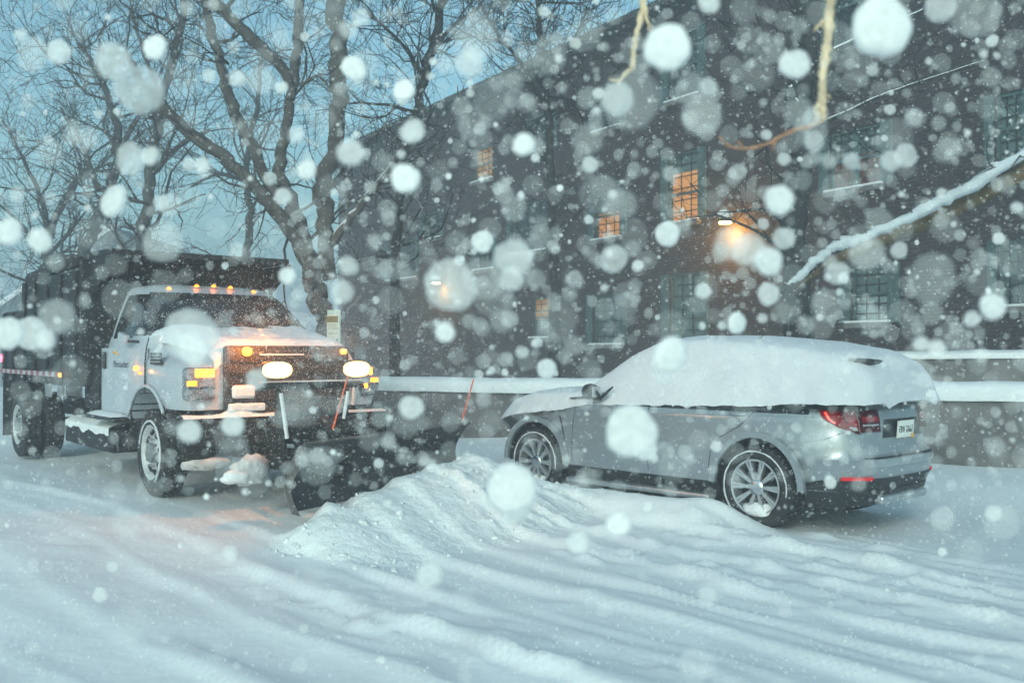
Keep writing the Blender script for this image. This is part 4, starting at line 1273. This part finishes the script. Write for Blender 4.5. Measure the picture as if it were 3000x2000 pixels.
# ------------------------------------------------------------------ trees
def branchlets(mb, p0, d0, length, rad, depth, rnd, sides=4, up=.15, kids=(3, 5), wob=.28, minr=.0035):
    nseg = max(3, int(4 + depth))
    pts = [p0]; d = d0.normalized(); rr = [rad]
    seg = length / nseg
    for i in range(nseg):
        d = (d + Vector((rnd.gauss(0, wob), rnd.gauss(0, wob), rnd.gauss(0, wob) + up * .3))).normalized()
        pts.append(pts[-1] + d * seg)
        rr.append(max(minr, rad * (1 - .75 * (i + 1) / nseg)))
    mb.tube(pts, rr, sides if depth > 1 else 3, cap=False)
    if depth <= 0: return
    for k in range(rnd.randint(*kids)):
        i = rnd.randint(1, nseg)
        f = i / nseg
        ax = Vector((rnd.gauss(0, 1), rnd.gauss(0, 1), rnd.gauss(0, 1)))
        dd = (pts[i] - pts[i - 1]).normalized()
        side = (ax - dd * ax.dot(dd)).normalized()
        nd = (dd * rnd.uniform(.5, 1.1) + side * rnd.uniform(.5, 1.0) + Vector((0, 0, up))).normalized()
        branchlets(mb, pts[i], nd, length * rnd.uniform(.45, .75), max(minr, rr[i] * .7), depth - 1, rnd, sides, up, kids, wob, minr)

def smooth_path(pts, k=5):
    pts = [Vector(p) for p in pts]; out = []
    for i in range(len(pts) - 1):
        p0 = pts[max(0, i - 1)]; p1 = pts[i]; p2 = pts[i + 1]; p3 = pts[min(len(pts) - 1, i + 2)]
        for j in range(k):
            t = j / k
            out.append(.5 * ((2 * p1) + (-p0 + p2) * t + (2 * p0 - 5 * p1 + 4 * p2 - p3) * t * t + (-p0 + 3 * p1 - 3 * p2 + p3) * t ** 3))
    out.append(pts[-1]); return out

def tree(label, Y, limbs, twigs, seed, m='bark', depth=3, tl=1.6, group='bare trees over the street', minr=.0042, kids=(2, 4), dz=0.6, tm=None, snowy=None):
    """limbs: list of [(px, py, width_px), ...] in photo pixels at depth Y; the first one is the trunk and starts at the ground"""
    rnd = random.Random(seed)
    paths = []
    for li, lm in enumerate(limbs):
        off = 0 if li == 0 else rnd.uniform(-1, 1) * dz
        P = []; Rr = []
        nL = len(lm)
        for k, (px, py, wd) in enumerate(lm):
            yy = Y + off * (k / max(1, nL - 1))
            P.append(at(px, py, yy)); Rr.append(wd / 2 / FPX * yy)
        Ps = smooth_path(P)
        Rs = list(np.interp(np.linspace(0, nL - 1, len(Ps)), range(nL), Rr))
        Ps = [p + Vector((rnd.gauss(0, .25), rnd.gauss(0, .25), rnd.gauss(0, .1))) * r_ for p, r_ in zip(Ps, Rs)]
        paths.append((Ps, Rs))
    base = paths[0][0][0]; gz_ = float(height(base.x, base.y))
    root = empty('tree', (base.x, base.y, gz_ - .1))
    tag(root, label, 'tree', group)
    inv = -Vector((base.x, base.y, gz_ - .1))
    mb = MB()
    P0 = [Vector((base.x, base.y, gz_ - .15))] + paths[0][0]; R0 = [paths[0][1][0] * 1.35] + paths[0][1]
    mb.tube([p + inv for p in P0], R0, 12)
    for Ps, Rs in paths[1:]:
        mb.tube([p + inv for p in Ps], Rs, 9)
    tk = mb.build('trunk', M[m], root, smooth=True)
    cw = MB()
    allp = [(p + inv, r_, (Ps[min(i + 1, len(Ps) - 1)] - Ps[max(0, i - 1)])) for Ps, Rs in paths for i, (p, r_) in enumerate(zip(Ps, Rs)) if p.z > 3.0]
    for k in range(twigs):
        p, r_, d = rnd.choice(allp)
        ax = Vector((rnd.gauss(0, 1), rnd.gauss(0, 1), rnd.gauss(0, .6) + .2))
        nd = (d.normalized() * rnd.uniform(.2, .8) + ax.normalized()).normalized()
        branchlets(cw, p, nd, tl * rnd.uniform(.6, 1.4), min(r_ * .5, rnd.uniform(.012, .035) * Y / 14), depth, rnd, 4, .12, kids, .25, minr)
    if cw.v: cw.build('crown', M[tm or 'twig'], root)
    if snowy:
        sn_ = MB()
        for Ps, Rs in [paths[i] for i in snowy]:
            sn_.tube([p + inv + Vector((0, 0, r_ * .55)) for p, r_ in zip(Ps, Rs)], [r_ * .75 for r_ in Rs], 6)
        sn_.build('branch_snow', M['snow'], root, smooth=True)
    return root

k_ = 1.2755
def P2(lst): return [(a * k_, b * k_, c * k_ * .84) for a, b, c in lst]
# main tree behind the hood, many limbs (coordinates read off the photo)
tree('big bare tree rising behind the truck hood and splitting into several long limbs', 14.0, [
    P2([(748, 760, 62), (738, 700, 58), (722, 640, 56), (700, 560, 44), (672, 480, 40)]),
    P2([(722, 650, 46), (700, 590, 42), (640, 490, 40), (590, 430, 34), (520, 365, 34), (440, 310, 32), (372, 245, 28), (330, 195, 22), (290, 120, 14)]),
    P2([(708, 560, 36), (672, 470, 34), (642, 390, 34), (655, 300, 28), (672, 190, 26), (684, 90, 26), (694, -40, 24)]),
    P2([(640, 470, 30), (600, 380, 32), (560, 300, 32), (530, 230, 30), (505, 140, 26), (480, 40, 24), (460, -40, 18)]),
    P2([(668, 230, 24), (655, 165, 30), (600, 110, 34), (540, 50, 32), (480, -10, 28)]),
    P2([(760, 640, 40), (745, 520, 46), (742, 440, 54), (768, 330, 44), (778, 200, 46), (776, 80, 50), (780, -50, 56)]),
    P2([(762, 560, 26), (800, 510, 22), (850, 445, 18), (905, 375, 13), (925, 330, 9)]),
    P2([(690, 200, 10), (730, 175, 9), (762, 212, 6)]),
], 34, 3, depth=3, tl=1.5, snowy=[6])
tree('slim bare tree leaning right in front of the roof edge of the brick house', 18.0, [
    P2([(905, 640, 26), (915, 500, 24), (935, 350, 24), (955, 260, 26), (985, 140, 26), (1015, 20, 24), (1030, -60, 20)]),
    P2([(975, 180, 14), (930, 110, 10), (880, 60, 8), (840, 30, 5)]),
    P2([(990, 120, 12), (1040, 60, 10), (1100, 20, 8)]),
], 62, 8, m='bark_dark', tm='twig_dark', depth=3, tl=1.5, dz=1.0)
tree('bare tree with a forked trunk in the far left background', 24.0, [
    P2([(95, 720, 26), (105, 620, 24), (110, 540, 22), (160, 440, 18), (210, 390, 14)]),
    P2([(108, 560, 18), (100, 470, 14), (60, 380, 10), (20, 300, 7)]),
], 30, 17, m='bark_far', depth=3, tl=2.2, dz=1.5, minr=.0042)
tree('bare tree with a long curved stem behind the cab of the truck', 22.0, [
    P2([(165, 700, 34), (185, 610, 32), (225, 500, 30), (260, 410, 26), (275, 330, 24), (250, 230, 18), (215, 150, 14), (180, 100, 8)]),
    P2([(250, 440, 18), (220, 420, 16), (190, 330, 12), (140, 250, 8)]),
    P2([(275, 340, 16), (330, 250, 12), (390, 170, 10), (420, 90, 7)]),
], 40, 23, m='bark_far', depth=3, tl=2.0, dz=1.5, minr=.004)
tree('bare tree with a pale straight stem above the cab roof', 20.0, [
    P2([(318, 740, 40), (325, 640, 40), (330, 540, 36), (345, 420, 30), (360, 300, 28), (385, 180, 24), (415, 60, 20), (430, -40, 16)]),
    P2([(350, 400, 16), (420, 330, 14), (480, 300, 9)]),
    P2([(372, 230, 14), (330, 120, 10), (300, 20, 8)]),
], 34, 31, m='bark_far', depth=3, tl=1.9, dz=1.5, minr=.004)
tree('bare tree with twiggy crown over the gap between truck and house', 28.0, [
    P2([(560, 700, 24), (565, 600, 22), (575, 480, 20), (565, 380, 16), (590, 250, 12), (600, 120, 9)]),
    P2([(570, 420, 12), (500, 400, 10), (440, 430, 6)]),
], 24, 41, m='bark_far', depth=3, tl=2.4, dz=2, minr=.0042)
tree('bare tree with a fan of fine twigs above the brick roofline', 21.0, [
    P2([(1275, 720, 30), (1270, 500, 26), (1262, 300, 22), (1250, 180, 18), (1240, 60, 14), (1235, -60, 10)]),
    P2([(1260, 260, 14), (1200, 150, 11), (1130, 60, 9), (1090, -20, 7)]),
    P2([(1255, 200, 12), (1310, 110, 9), (1350, 20, 7)]),
], 95, 47, m='bark_dark', tm='twig_dark', depth=3, tl=1.6, dz=1.2)
tree('thick dark tree trunk behind the suv roof with a snow filled fork', 15.0, [
    P2([(1835, 800, 84), (1832, 700, 78), (1825, 560, 72), (1835, 420, 66), (1845, 300, 56), (1850, 180, 54), (1842, 60, 50), (1830, -80, 46)]),
    P2([(1845, 300, 26), (1828, 250, 22), (1815, 200, 16)]),
    P2([(1852, 300, 18), (1930, 265, 10), (2020, 222, 8), (2140, 180, 6), (2260, 140, 4)]),
    P2([(1850, 160, 20), (1930, 110, 15), (2020, 70, 12), (2120, 25, 10)]),
    P2([(1840, 220, 16), (1760, 120, 8), (1690, 75, 6), (1600, 10, 5)]),
], 44, 53, m='bark_dark', tm='twig_dark', depth=2, tl=1.6, dz=.8, snowy=[1, 2, 3])
# near tree outside the right edge, its long snow laden branch reaches into the frame
nb = tree('close tree at the right edge with a long snow laden branch hanging into the picture', 6.0, [
    [(3330, 1500, 150), (3320, 1000, 130), (3300, 600, 120), (3290, 200, 110), (3280, -200, 90)],
    [(3310, 330, 62), (3180, 385, 56), (3000, 500, 50), (2860, 580, 46), (2700, 655, 42), (2560, 715, 34), (2440, 765, 24), (2370, 815, 14), (2330, 850, 5)],
], 0, 61, m='bark_brown', depth=2)
rnd = random.Random(5)
pts = [(3300, 300), (3180, 345), (3000, 452), (2850, 545), (2700, 622), (2560, 685), (2450, 722), (2390, 765), (2340, 815), (2305, 835)]
wds = [40, 42, 42, 44, 40, 40, 42, 34, 26, 6]
sp = smooth_path([at(a, b, 6.0) for a, b in pts], 8)
sr = np.interp(np.linspace(0, len(wds) - 1, len(sp)), range(len(wds)), wds) / 2 / FPX * 6.0
inv = -nb.location
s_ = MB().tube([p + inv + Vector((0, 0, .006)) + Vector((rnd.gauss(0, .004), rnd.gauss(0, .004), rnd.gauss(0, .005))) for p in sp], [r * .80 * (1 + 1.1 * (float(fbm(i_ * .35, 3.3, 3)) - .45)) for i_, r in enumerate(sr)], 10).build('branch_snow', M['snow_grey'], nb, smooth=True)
tb = MB()
for k in range(26):
    i_ = rnd.randint(8, len(sp) - 4)
    branchlets(tb, sp[i_] + inv, Vector((rnd.uniform(-1, -.1), rnd.gauss(0, .4), rnd.uniform(-.5, .6))), rnd.uniform(.15, .45), .007, 1, rnd, 3, .05, (1, 3), .2, .0025)
tb.build('twigs', M['twig'], nb)

# gold twigs close to the lens, hanging from branches above
def hang(label, Y, strands, m):
    first = at(strands[0][0][0], strands[0][0][1], Y)
    o = empty('hanging_twig', tuple(first))
    tag(o, label, 'twig', 'twigs hanging close to the viewer')
    for si, stn in enumerate(strands):
        P = smooth_path([at(a, b, Y) - first for a, b, _ in stn], 6)
        Rr = np.interp(np.linspace(0, len(stn) - 1, len(P)), range(len(stn)), [c / 2 / FPX * Y for _, _, c in stn])
        rn = random.Random(si)
        Rr = [r * rn.choice((.8, .9, 1.0, 1.0, 1.1, 1.45)) for r in Rr]; P = [p_ + Vector((rn.gauss(0, .0018), rn.gauss(0, .002), 0)) for p_ in P]
        MB().tube(P, Rr, 8).build('stem' if si == 0 else 'side_shoot', m if si == 0 or True else m, o, smooth=True)
    return o
hang('yellow hanging twig at the top centre ending in a small hook', 2.6, [
    [(1960, -700, 24), (1915, -350, 19), (1885, -60, 16), (1878, 40, 15), (1868, 90, 15), (1858, 140, 16), (1852, 200, 15), (1825, 222, 12), (1812, 250, 8)],
    [(1815, 238, 9), (1800, 236, 8), (1785, 232, 5)],
    [(1884, -40, 11), (1893, 40, 10), (1908, 90, 8)]], M['gold_twig'])
hang('thicker yellow hanging twig to the right of the top centre', 2.3, [
    [(2540, -700, 42), (2470, -350, 38), (2440, -60, 34), (2428, 50, 28), (2424, 130, 25), (2412, 220, 24), (2408, 300, 22), (2412, 350, 16)],
    [(2412, 60, 10), (2395, 80, 8), (2385, 92, 5)],
    [(2410, 290, 18), (2396, 320, 16), (2400, 350, 10)],
    [(2412, 275, 8), (2428, 280, 5), (2432, 290, 3)]], M['gold_twig'])
hang('thin reddish twig curving left below the thicker yellow twig', 2.5, [
    [(2412, 350, 14), (2370, 372, 16), (2330, 380, 13), (2280, 405, 12), (2240, 425, 9), (2180, 436, 8), (2130, 425, 7), (2105, 400, 5)],
    [(2275, 405, 9), (2268, 425, 6), (2264, 440, 4)],
    [(2180, 436, 6), (2165, 415, 5)]], M['orange_twig'])

# ------------------------------------------------------------------ street sign behind the hood
p = at(978, 955, 12.2)
sg = empty('street_sign', (p.x, p.y, float(height(p.x, p.y)) - .1), R(-38))
tag(sg, 'bright pale yellow parking sign on a post rising behind the truck hood', 'sign')
zc = p.z - sg.location.z; hh = .36 / 2 + .02
sw_ = .115
pan = MB().obox((0, 0, zc - .05), (sw_, 0, 0), (0, .005, 0), (.0, 0, hh + .05)).build('panel', M['sign_edge'], sg)
MB().obox((-.012, -.008, zc - .075), (sw_ - .012, 0, 0), (0, .002, 0), (0, 0, hh + .03 - .015)).build('face', M['sign_face'], pan)
MB().obox((-.012, -.0115, zc + .085), (sw_ - .014, 0, 0), (0, .0015, 0), (0, 0, .038)).build('band', M['sign_band'], pan)
ln = MB()
for i, zz in enumerate((.10, .075, .02, -.005, -.03, -.09)):
    x = -.09
    r3 = random.Random(i)
    while x < .06:
        wv = r3.uniform(.012, .03)
        ln.box(x, x + wv, -.0145, -.0135, zc + zz - .004, zc + zz + .004); x += wv + .008
ln.build('lettering', M['sign_band'], pan)
MB().cyl((0, .03, 0), (0, .03, zc + .1), .022, 8).build('post', M['galvanised'], sg)

# ------------------------------------------------------------------ falling snow
def plate(nr, na):
    """a plate shaped flake: round, flat faced, with a full rounded rim; its axis is y"""
    V = []; F = []
    prof = [(.0, -.30), (.45, -.30), (.82, -.27), (.95, -.17), (1.0, 0), (.95, .17), (.82, .27), (.45, .30), (.0, .30)]
    if nr < 9: prof = [(.0, -.28), (.85, -.26), (1.0, 0), (.85, .26), (.0, .28)]
    for r, y in prof[1:-1]:
        for k in range(na):
            t = 2 * math.pi * k / na
            V.append((r * math.cos(t), y, r * math.sin(t)))
    V.append((0, prof[0][1], 0)); V.append((0, prof[-1][1], 0)); c0 = len(V) - 2; c1 = len(V) - 1
    L = len(prof) - 2
    for i in range(L - 1):
        for k in range(na):
            k2 = (k + 1) % na; a, b, c, d = i * na + k, i * na + k2, (i + 1) * na + k2, (i + 1) * na + k
            F.append((a, b, c)); F.append((a, c, d))
    for k in range(na):
        k2 = (k + 1) % na
        F.append((c0, k2, k)); F.append((c1, (L - 1) * na + k, (L - 1) * na + k2))
    return np.array(V), np.array(F)
AL = [.11, .20, .32, .5, .68, .85, .99]
FM = []
base_me = []
rnd0 = random.Random(3)
for a in AL:
    m = flake_mat('airborne_snow', a)
    pv_, pf_ = plate(9, 40)
    ph_ = rnd0.random() * 9; an_ = np.arctan2(pv_[:, 2], pv_[:, 0]); rr_ = 1 + .030 * np.sin(an_ * 3 + ph_) + .022 * np.sin(an_ * 5 + 2 * ph_) + .015 * np.sin(an_ * 9 + ph_)
    pv_[:, 0] *= rr_; pv_[:, 2] *= rr_
    me = bpy.data.meshes.new('snowflake'); me.from_pydata(pv_.tolist(), [], pf_.tolist())
    for p_ in me.polygons: p_.use_smooth = True
    me.materials.append(m); FM.append(m); base_me.append(me)
FL = [  # x, y, radius, opacity in the coordinates of the 2352 px view
 (2025,62,75,1.0),(1533,110,56,.97),(357,110,31,.98),(814,158,31,.95),(928,208,27,.95),(931,410,36,.97),(1825,148,38,.85),(1790,460,38,.85),(1692,742,26,1.0),
 (262,462,42,.8),(92,552,31,.85),(22,532,33,.85),(1203,332,27,.88),(1108,555,26,.85),(1533,537,31,.8),(1022,763,26,.85),(1035,655,64,.5),(1765,600,36,.8),
 (1720,575,42,.55),(1680,560,40,.36),(1800,548,28,.5),(660,633,21,.85),(945,935,30,.7),(1256,847,25,.75),(260,140,46,.55),(320,205,56,.5),(135,120,30,.65),
 (75,125,42,.36),(947,302,31,.6),(805,350,33,.65),(705,390,25,.75),(650,452,22,.7),(300,365,38,.5),(345,358,24,.6),(465,380,20,.65),(435,378,18,.5),
 (375,555,52,.4),(370,465,20,.5),(1077,147,35,.5),(1090,90,55,.2),(1262,125,45,.2),(1450,230,72,.2),(1418,228,40,.45),(1612,265,50,.4),(1870,325,27,.4),
 (1350,320,38,.3),(1355,378,22,.6),(1322,100,15,.5),(1350,225,28,.3),(1410,595,33,.5),(1465,610,14,.6),(1320,640,22,.36),(1175,640,30,.5),(1110,640,50,.3),
 (1170,733,22,.4),(1280,735,50,.14),(785,670,30,.45),(800,610,25,.5),(130,725,45,.36),(70,765,40,.65),(15,765,40,.75),(105,780,26,.65),(195,690,20,.4),
 (440,770,66,.5),(442,800,42,.45),(435,990,30,.65),(535,975,28,.65),(480,960,14,.3),(1450,990,60,.75),(1480,1030,30,.6),(1175,1120,60,.8),(1185,1165,38,.65),
 (1421,1203,31,.9),(1327,1245,27,.6),(1540,815,44,.9),(1520,830,30,.5),(2280,703,35,.75),(2232,733,22,.7),(2270,668,8,1),(2150,800,23,.6),(2115,790,20,.6),
 (2255,815,20,.5),(2175,345,32,.3),(1990,580,42,.36),(1765,675,28,.6),(1615,668,20,.6),(2080,358,30,.5),(2045,370,25,.5),(528,1270,20,.5),(230,1365,18,.5),
 (258,1300,15,.45),(290,1200,38,.3),(985,1320,32,.45),(2165,1190,30,.4),(2300,1200,42,.3),(1600,1525,45,.3),(1286,432,9,1),(1138,287,7,.6),(765,1038,8,1),
 (474,1140,8,1),(1076,1152,6,1),(930,838,14,.4),(1140,190,20,.3),(1060,245,26,.3),(1630,10,26,.6),(2240,30,60,.24),(2160,15,40,.5),(1905,370,20,.4),
 (1955,370,22,.45),(1800,365,16,.5),(2100,270,22,.4),(2005,160,16,.4),(1865,270,24,.4),(1695,395,22,.4),(1655,580,24,.4),(1540,400,20,.4),(1425,470,40,.22),
 (1180,480,30,.3),(1030,405,9,.8),(1165,90,18,.4),(1240,545,30,.2),(600,185,34,.36),(545,180,22,.5),(480,175,18,.5),(430,20,20,.36),(490,12,16,.4),(40,445,20,.4),
 (110,320,12,.4),(65,235,22,.3),(545,575,22,.36),(680,310,22,.5),(830,40,22,.5),(800,70,20,.4),(700,85,12,.5),(2065,575,20,.5),(1905,600,20,.4),(1400,545,16,.3),
 (1110,830,18,.3),(1050,880,24,.2),(1100,860,12,.5),(860,555,20,.4),(880,620,26,.3),(890,480,24,.3),(830,250,16,.3),(740,1000,12,.3),(590,870,26,.5),(575,890,16,.4),
 (640,960,20,.2),(895,960,9,.6),(1160,855,9,.7),(1250,745,12,.3),(1060,575,16,.3),(2205,540,14,.4),(2190,515,8,.5),(2290,128,10,.5),(1850,745,24,.24),(1900,700,40,.2),
 (2140,640,60,.2),(2250,640,44,.16),(2010,740,36,.24),(1930,450,16,.4),(2130,470,18,.36),(1760,310,14,.5),(1585,205,40,.24),(1470,150,26,.3),(1210,230,18,.3),
 (990,640,20,.3),(1230,640,24,.3),(850,430,16,.4),(735,560,22,.36),(620,410,16,.5),(575,410,7,.8),(115,350,34,.2),(200,440,20,.3),(440,130,18,.3),(1020,150,22,.3)]
rnd = random.Random(77)
while len(FL) < 300:
    x = rnd.uniform(0, 2352); y = rnd.uniform(0, 1560)
    if y > 1150 and rnd.random() < .75: continue
    if y > 850 and rnd.random() < .35: continue
    if x < 700 and rnd.random() < .4: continue
    r = min(46, 9 + rnd.expovariate(1 / 9.0))
    FL.append((x, y, r, rnd.choice([.14, .14, .24, .24, .36, .5]) if r > 16 else rnd.choice([.24, .36, .5, .65])))
def where(x, y):
    """what a flake at this spot of the view is seen against"""
    if y > 1180: return 'the rutted snow of the foreground'
    if x < 230 and y > 560: return 'the dark dump body of the truck'
    if x < 800 and y > 640: return 'the front of the plow truck' if y > 760 else 'the truck cab'
    if 1170 < x < 2160 and y > 790: return 'the side of the parked suv' if y > 930 else 'the snowy roof of the suv'
    if x < 830: return 'the sky left of the brick house' if y < 320 else 'the limbs above the truck'
    if x < 1170: return 'the low wall and plow blade' if y > 800 else ('the leaning tree and roof edge' if y < 330 else 'the far end of the brick house')
    if x < 1700: return 'the lit windows of the brick house' if y < 620 else 'the dark lower brick wall above the suv'
    return 'the snowy branch at the right' if 300 < y < 700 else ('the top right corner of the brick house' if y <= 300 else 'the garden wall beside the suv tail')
SIZE = [(11, 'tiny sharp'), (20, 'small round'), (34, 'mid sized round'), (52, 'large round'), (999, 'huge round')]
OPQ = [(.2, 'barely visible'), (.34, 'faint grey'), (.58, 'hazy translucent'), (.82, 'pale white'), (2, 'bright white')]
UNIQ = {0: 'huge glaring white snowflake at the top right beside the thick yellow twig', 1: 'large glaring white snowflake right of the hooked yellow twig at top centre',
        2: 'bright white snowflake high up in the left sky, the brightest one there', 3: 'bright white snowflake against the thick tree stem at the top', 4: 'bright white snowflake just right of and below the thick tree stem',
        5: 'bright white snowflake beside the snow lined side limb, largest of that area', 8: 'pure white round snowflake hovering just above the suv roof', 16: 'huge translucent snowflake in front of the far wall lamp',
        17: 'white snowflake just below the amber glow of the near wall lamp', 41: 'huge faint snowflake just below the hooked twig', 43: 'large grey snowflake left of the thin reddish twig',
        63: 'huge pale snowflake in front of the truck hood', 68: 'huge white snowflake in front of the suv front door', 70: 'huge white snowflake over the snow before the suv front wheel',
        72: 'bright white snowflake over the foreground snow below the suv sill', 74: 'bright white snowflake on the windscreen end of the snowy suv roof'}
for i, (x, y, r, a) in enumerate(FL):
    px, py = x * k_, y * k_
    rp = r * k_
    d = min(3.4, 1.5 + rnd.random() * 1.3 * (1 - min(1, rp / 110)) + (.7 if rp < 25 else 0))
    k = min(range(7), key=lambda q: abs([.14, .24, .36, .5, .65, .8, .95][q] - a))
    o = bpy.data.objects.new('snowflake', base_me[k]); C.objects.link(o)
    # lens blur widens the flake: keep the seen size
    blur = (cd.lens / 1000 / cd.dof.aperture_fstop) * (10 - d) / 10 / d * FPX
    rr = max(rp * .4, rp - blur * .12)
    o.location = at(px, py, d)
    q = rr / FPX * d
    o.scale = (q * rnd.uniform(.90, 1.04), q, q * rnd.uniform(.96, 1.08))
    o.rotation_euler = (rnd.gauss(0, .16), rnd.random() * 6, rnd.gauss(0, .16))
    w_ = where(x, y)
    if i in UNIQ: lab = UNIQ[i]
    else:
        lab = '%s %s snowflake before %s' % (next(n for t, n in OPQ if a < t), next(n for t, n in SIZE if r < t), w_)
    tag(o, lab, 'snowflake', 'snowflakes before ' + w_)

# the countless finer flakes: one mass
rs = np.random.RandomState(9)
ico = bmesh.new(); bmesh.ops.create_icosphere(ico, subdivisions=1, radius=1)
iv = np.array([v.co[:] for v in ico.verts]); if_ = np.array([[v.index for v in f.verts] for f in ico.faces]); ico.free()
jv, jf = plate(5, 28)
def cloud(N, dmin, dmax, rlo, rhi, bv, bf, m, seed, top=1.0, pw=1.0, sel=None):
    rs = np.random.RandomState(seed)
    d = dmin + (dmax - dmin) * rs.rand(N) ** pw
    px = rs.rand(N) * 3200 - 100; py = rs.rand(N) ** top * 2100 - 50
    if sel is not None:
        keep = sel(px, py, rs); d, px, py = d[keep], px[keep], py[keep]; N = len(d)
    c, s = math.cos(PITCH), math.sin(PITCH)
    u = (px - 1500) / FPX; v = -(py - 1000) / FPX
    ry = c - v * s; rz = s + v * c
    loc = np.stack([u / ry * d, d, CAM_H + rz / ry * d], 1)
    keep = loc[:, 2] > height(loc[:, 0], loc[:, 1]) + .03
    loc = loc[keep]; d = d[keep]; N = len(d)
    rad = (rlo + (rhi - rlo) * rs.rand(N) ** 2)
    sc = rad[:, None] * (1 + .25 * (rs.rand(N, 3) - .5))
    V = (bv[None] * sc[:, None, :] + loc[:, None, :]).reshape(-1, 3)
    Fq = (bf[None] + (np.arange(N) * len(bv))[:, None, None]).reshape(-1, 3)
    return V, Fq
def mass(name, label, V, Fq, m):
    o = npmesh(name, V, Fq, m, smooth=True)
    tag(o, label, 'falling snow', kind='stuff')
M['speck'] = mat('speck', (0.95, 0.95, 0.95), 0.9)
V, Fq = cloud(42000, 2.2, 9.5, .0008, .0030, iv, if_, None, 3, top=1.0, pw=.8)
mass('falling_snow', 'countless fine sharp specks of snow blowing through the whole scene', V, Fq, M['speck'])
bias = lambda px, py, rs: rs.rand(len(px)) < np.where(py > 1450, .12, np.where(px < 850, .45, 1.0))
for (N, lo, hi, a, sd) in ((2300, .004, .022, .21, 21), (1300, .010, .048, .12, 22), (520, .003, .013, .6, 23)):
    m = flake_mat('airborne_snow', a)
    V, Fq = cloud(N, 2.0, 5.0, lo, hi, jv, jf, None, sd, sel=bias)
    mass('falling_snow', {.21: 'many small hazy round snowflakes drifting in the middle distance', .12: 'many faint grey round snowflakes drifting in the middle distance', .6: 'many small bright white snowflakes drifting in the middle distance'}[a], V, Fq, m)

# denser powder put round the lamps and truck nose to carry their glow
rs = np.random.RandomState(31); N = 30000
cx = Rt @ Vector((1.25, -.1, 1.25))
loc = rs.randn(N, 3) * np.array([.80, .70, .50]) + np.array(cx[:])
loc = loc[(loc[:, 2] > height(loc[:, 0], loc[:, 1]) + .02) & (loc[:, 1] < 9.6)]
N = len(loc); sc = (.0010 + .0022 * rs.rand(N) ** 2)[:, None, None]
V = (iv[None] * sc + loc[:, None, :]).reshape(-1, 3); Fq = (if_[None] + (np.arange(N) * len(iv))[:, None, None]).reshape(-1, 3)
mass('powder_snow', 'fine powder snow whirling in the beams round the nose of the truck', V, Fq, flake_mat('powder', .99))

# ------------------------------------------------------------------ haze of blowing snow
hm = bpy.data.materials.new('haze'); hm.use_nodes = True
t = hm.node_tree
for n_ in list(t.nodes):
    if n_.type != 'OUTPUT_MATERIAL': t.nodes.remove(n_)
pv = t.nodes.new('ShaderNodeVolumePrincipled')
pv.inputs['Color'].default_value = (.86, .92, .96, 1)
pv.inputs['Density'].default_value = .0108
pv.inputs['Anisotropy'].default_value = .4
t.links.new(pv.outputs[0], [n_ for n_ in t.nodes if n_.type == 'OUTPUT_MATERIAL'][0].inputs['Volume'])
hz_ = MB().box(-305, 305, -65, 505, -1.6, 22).build('haze', hm)
tag(hz_, 'pale blue haze of blowing snow filling the air', 'haze', kind='stuff')
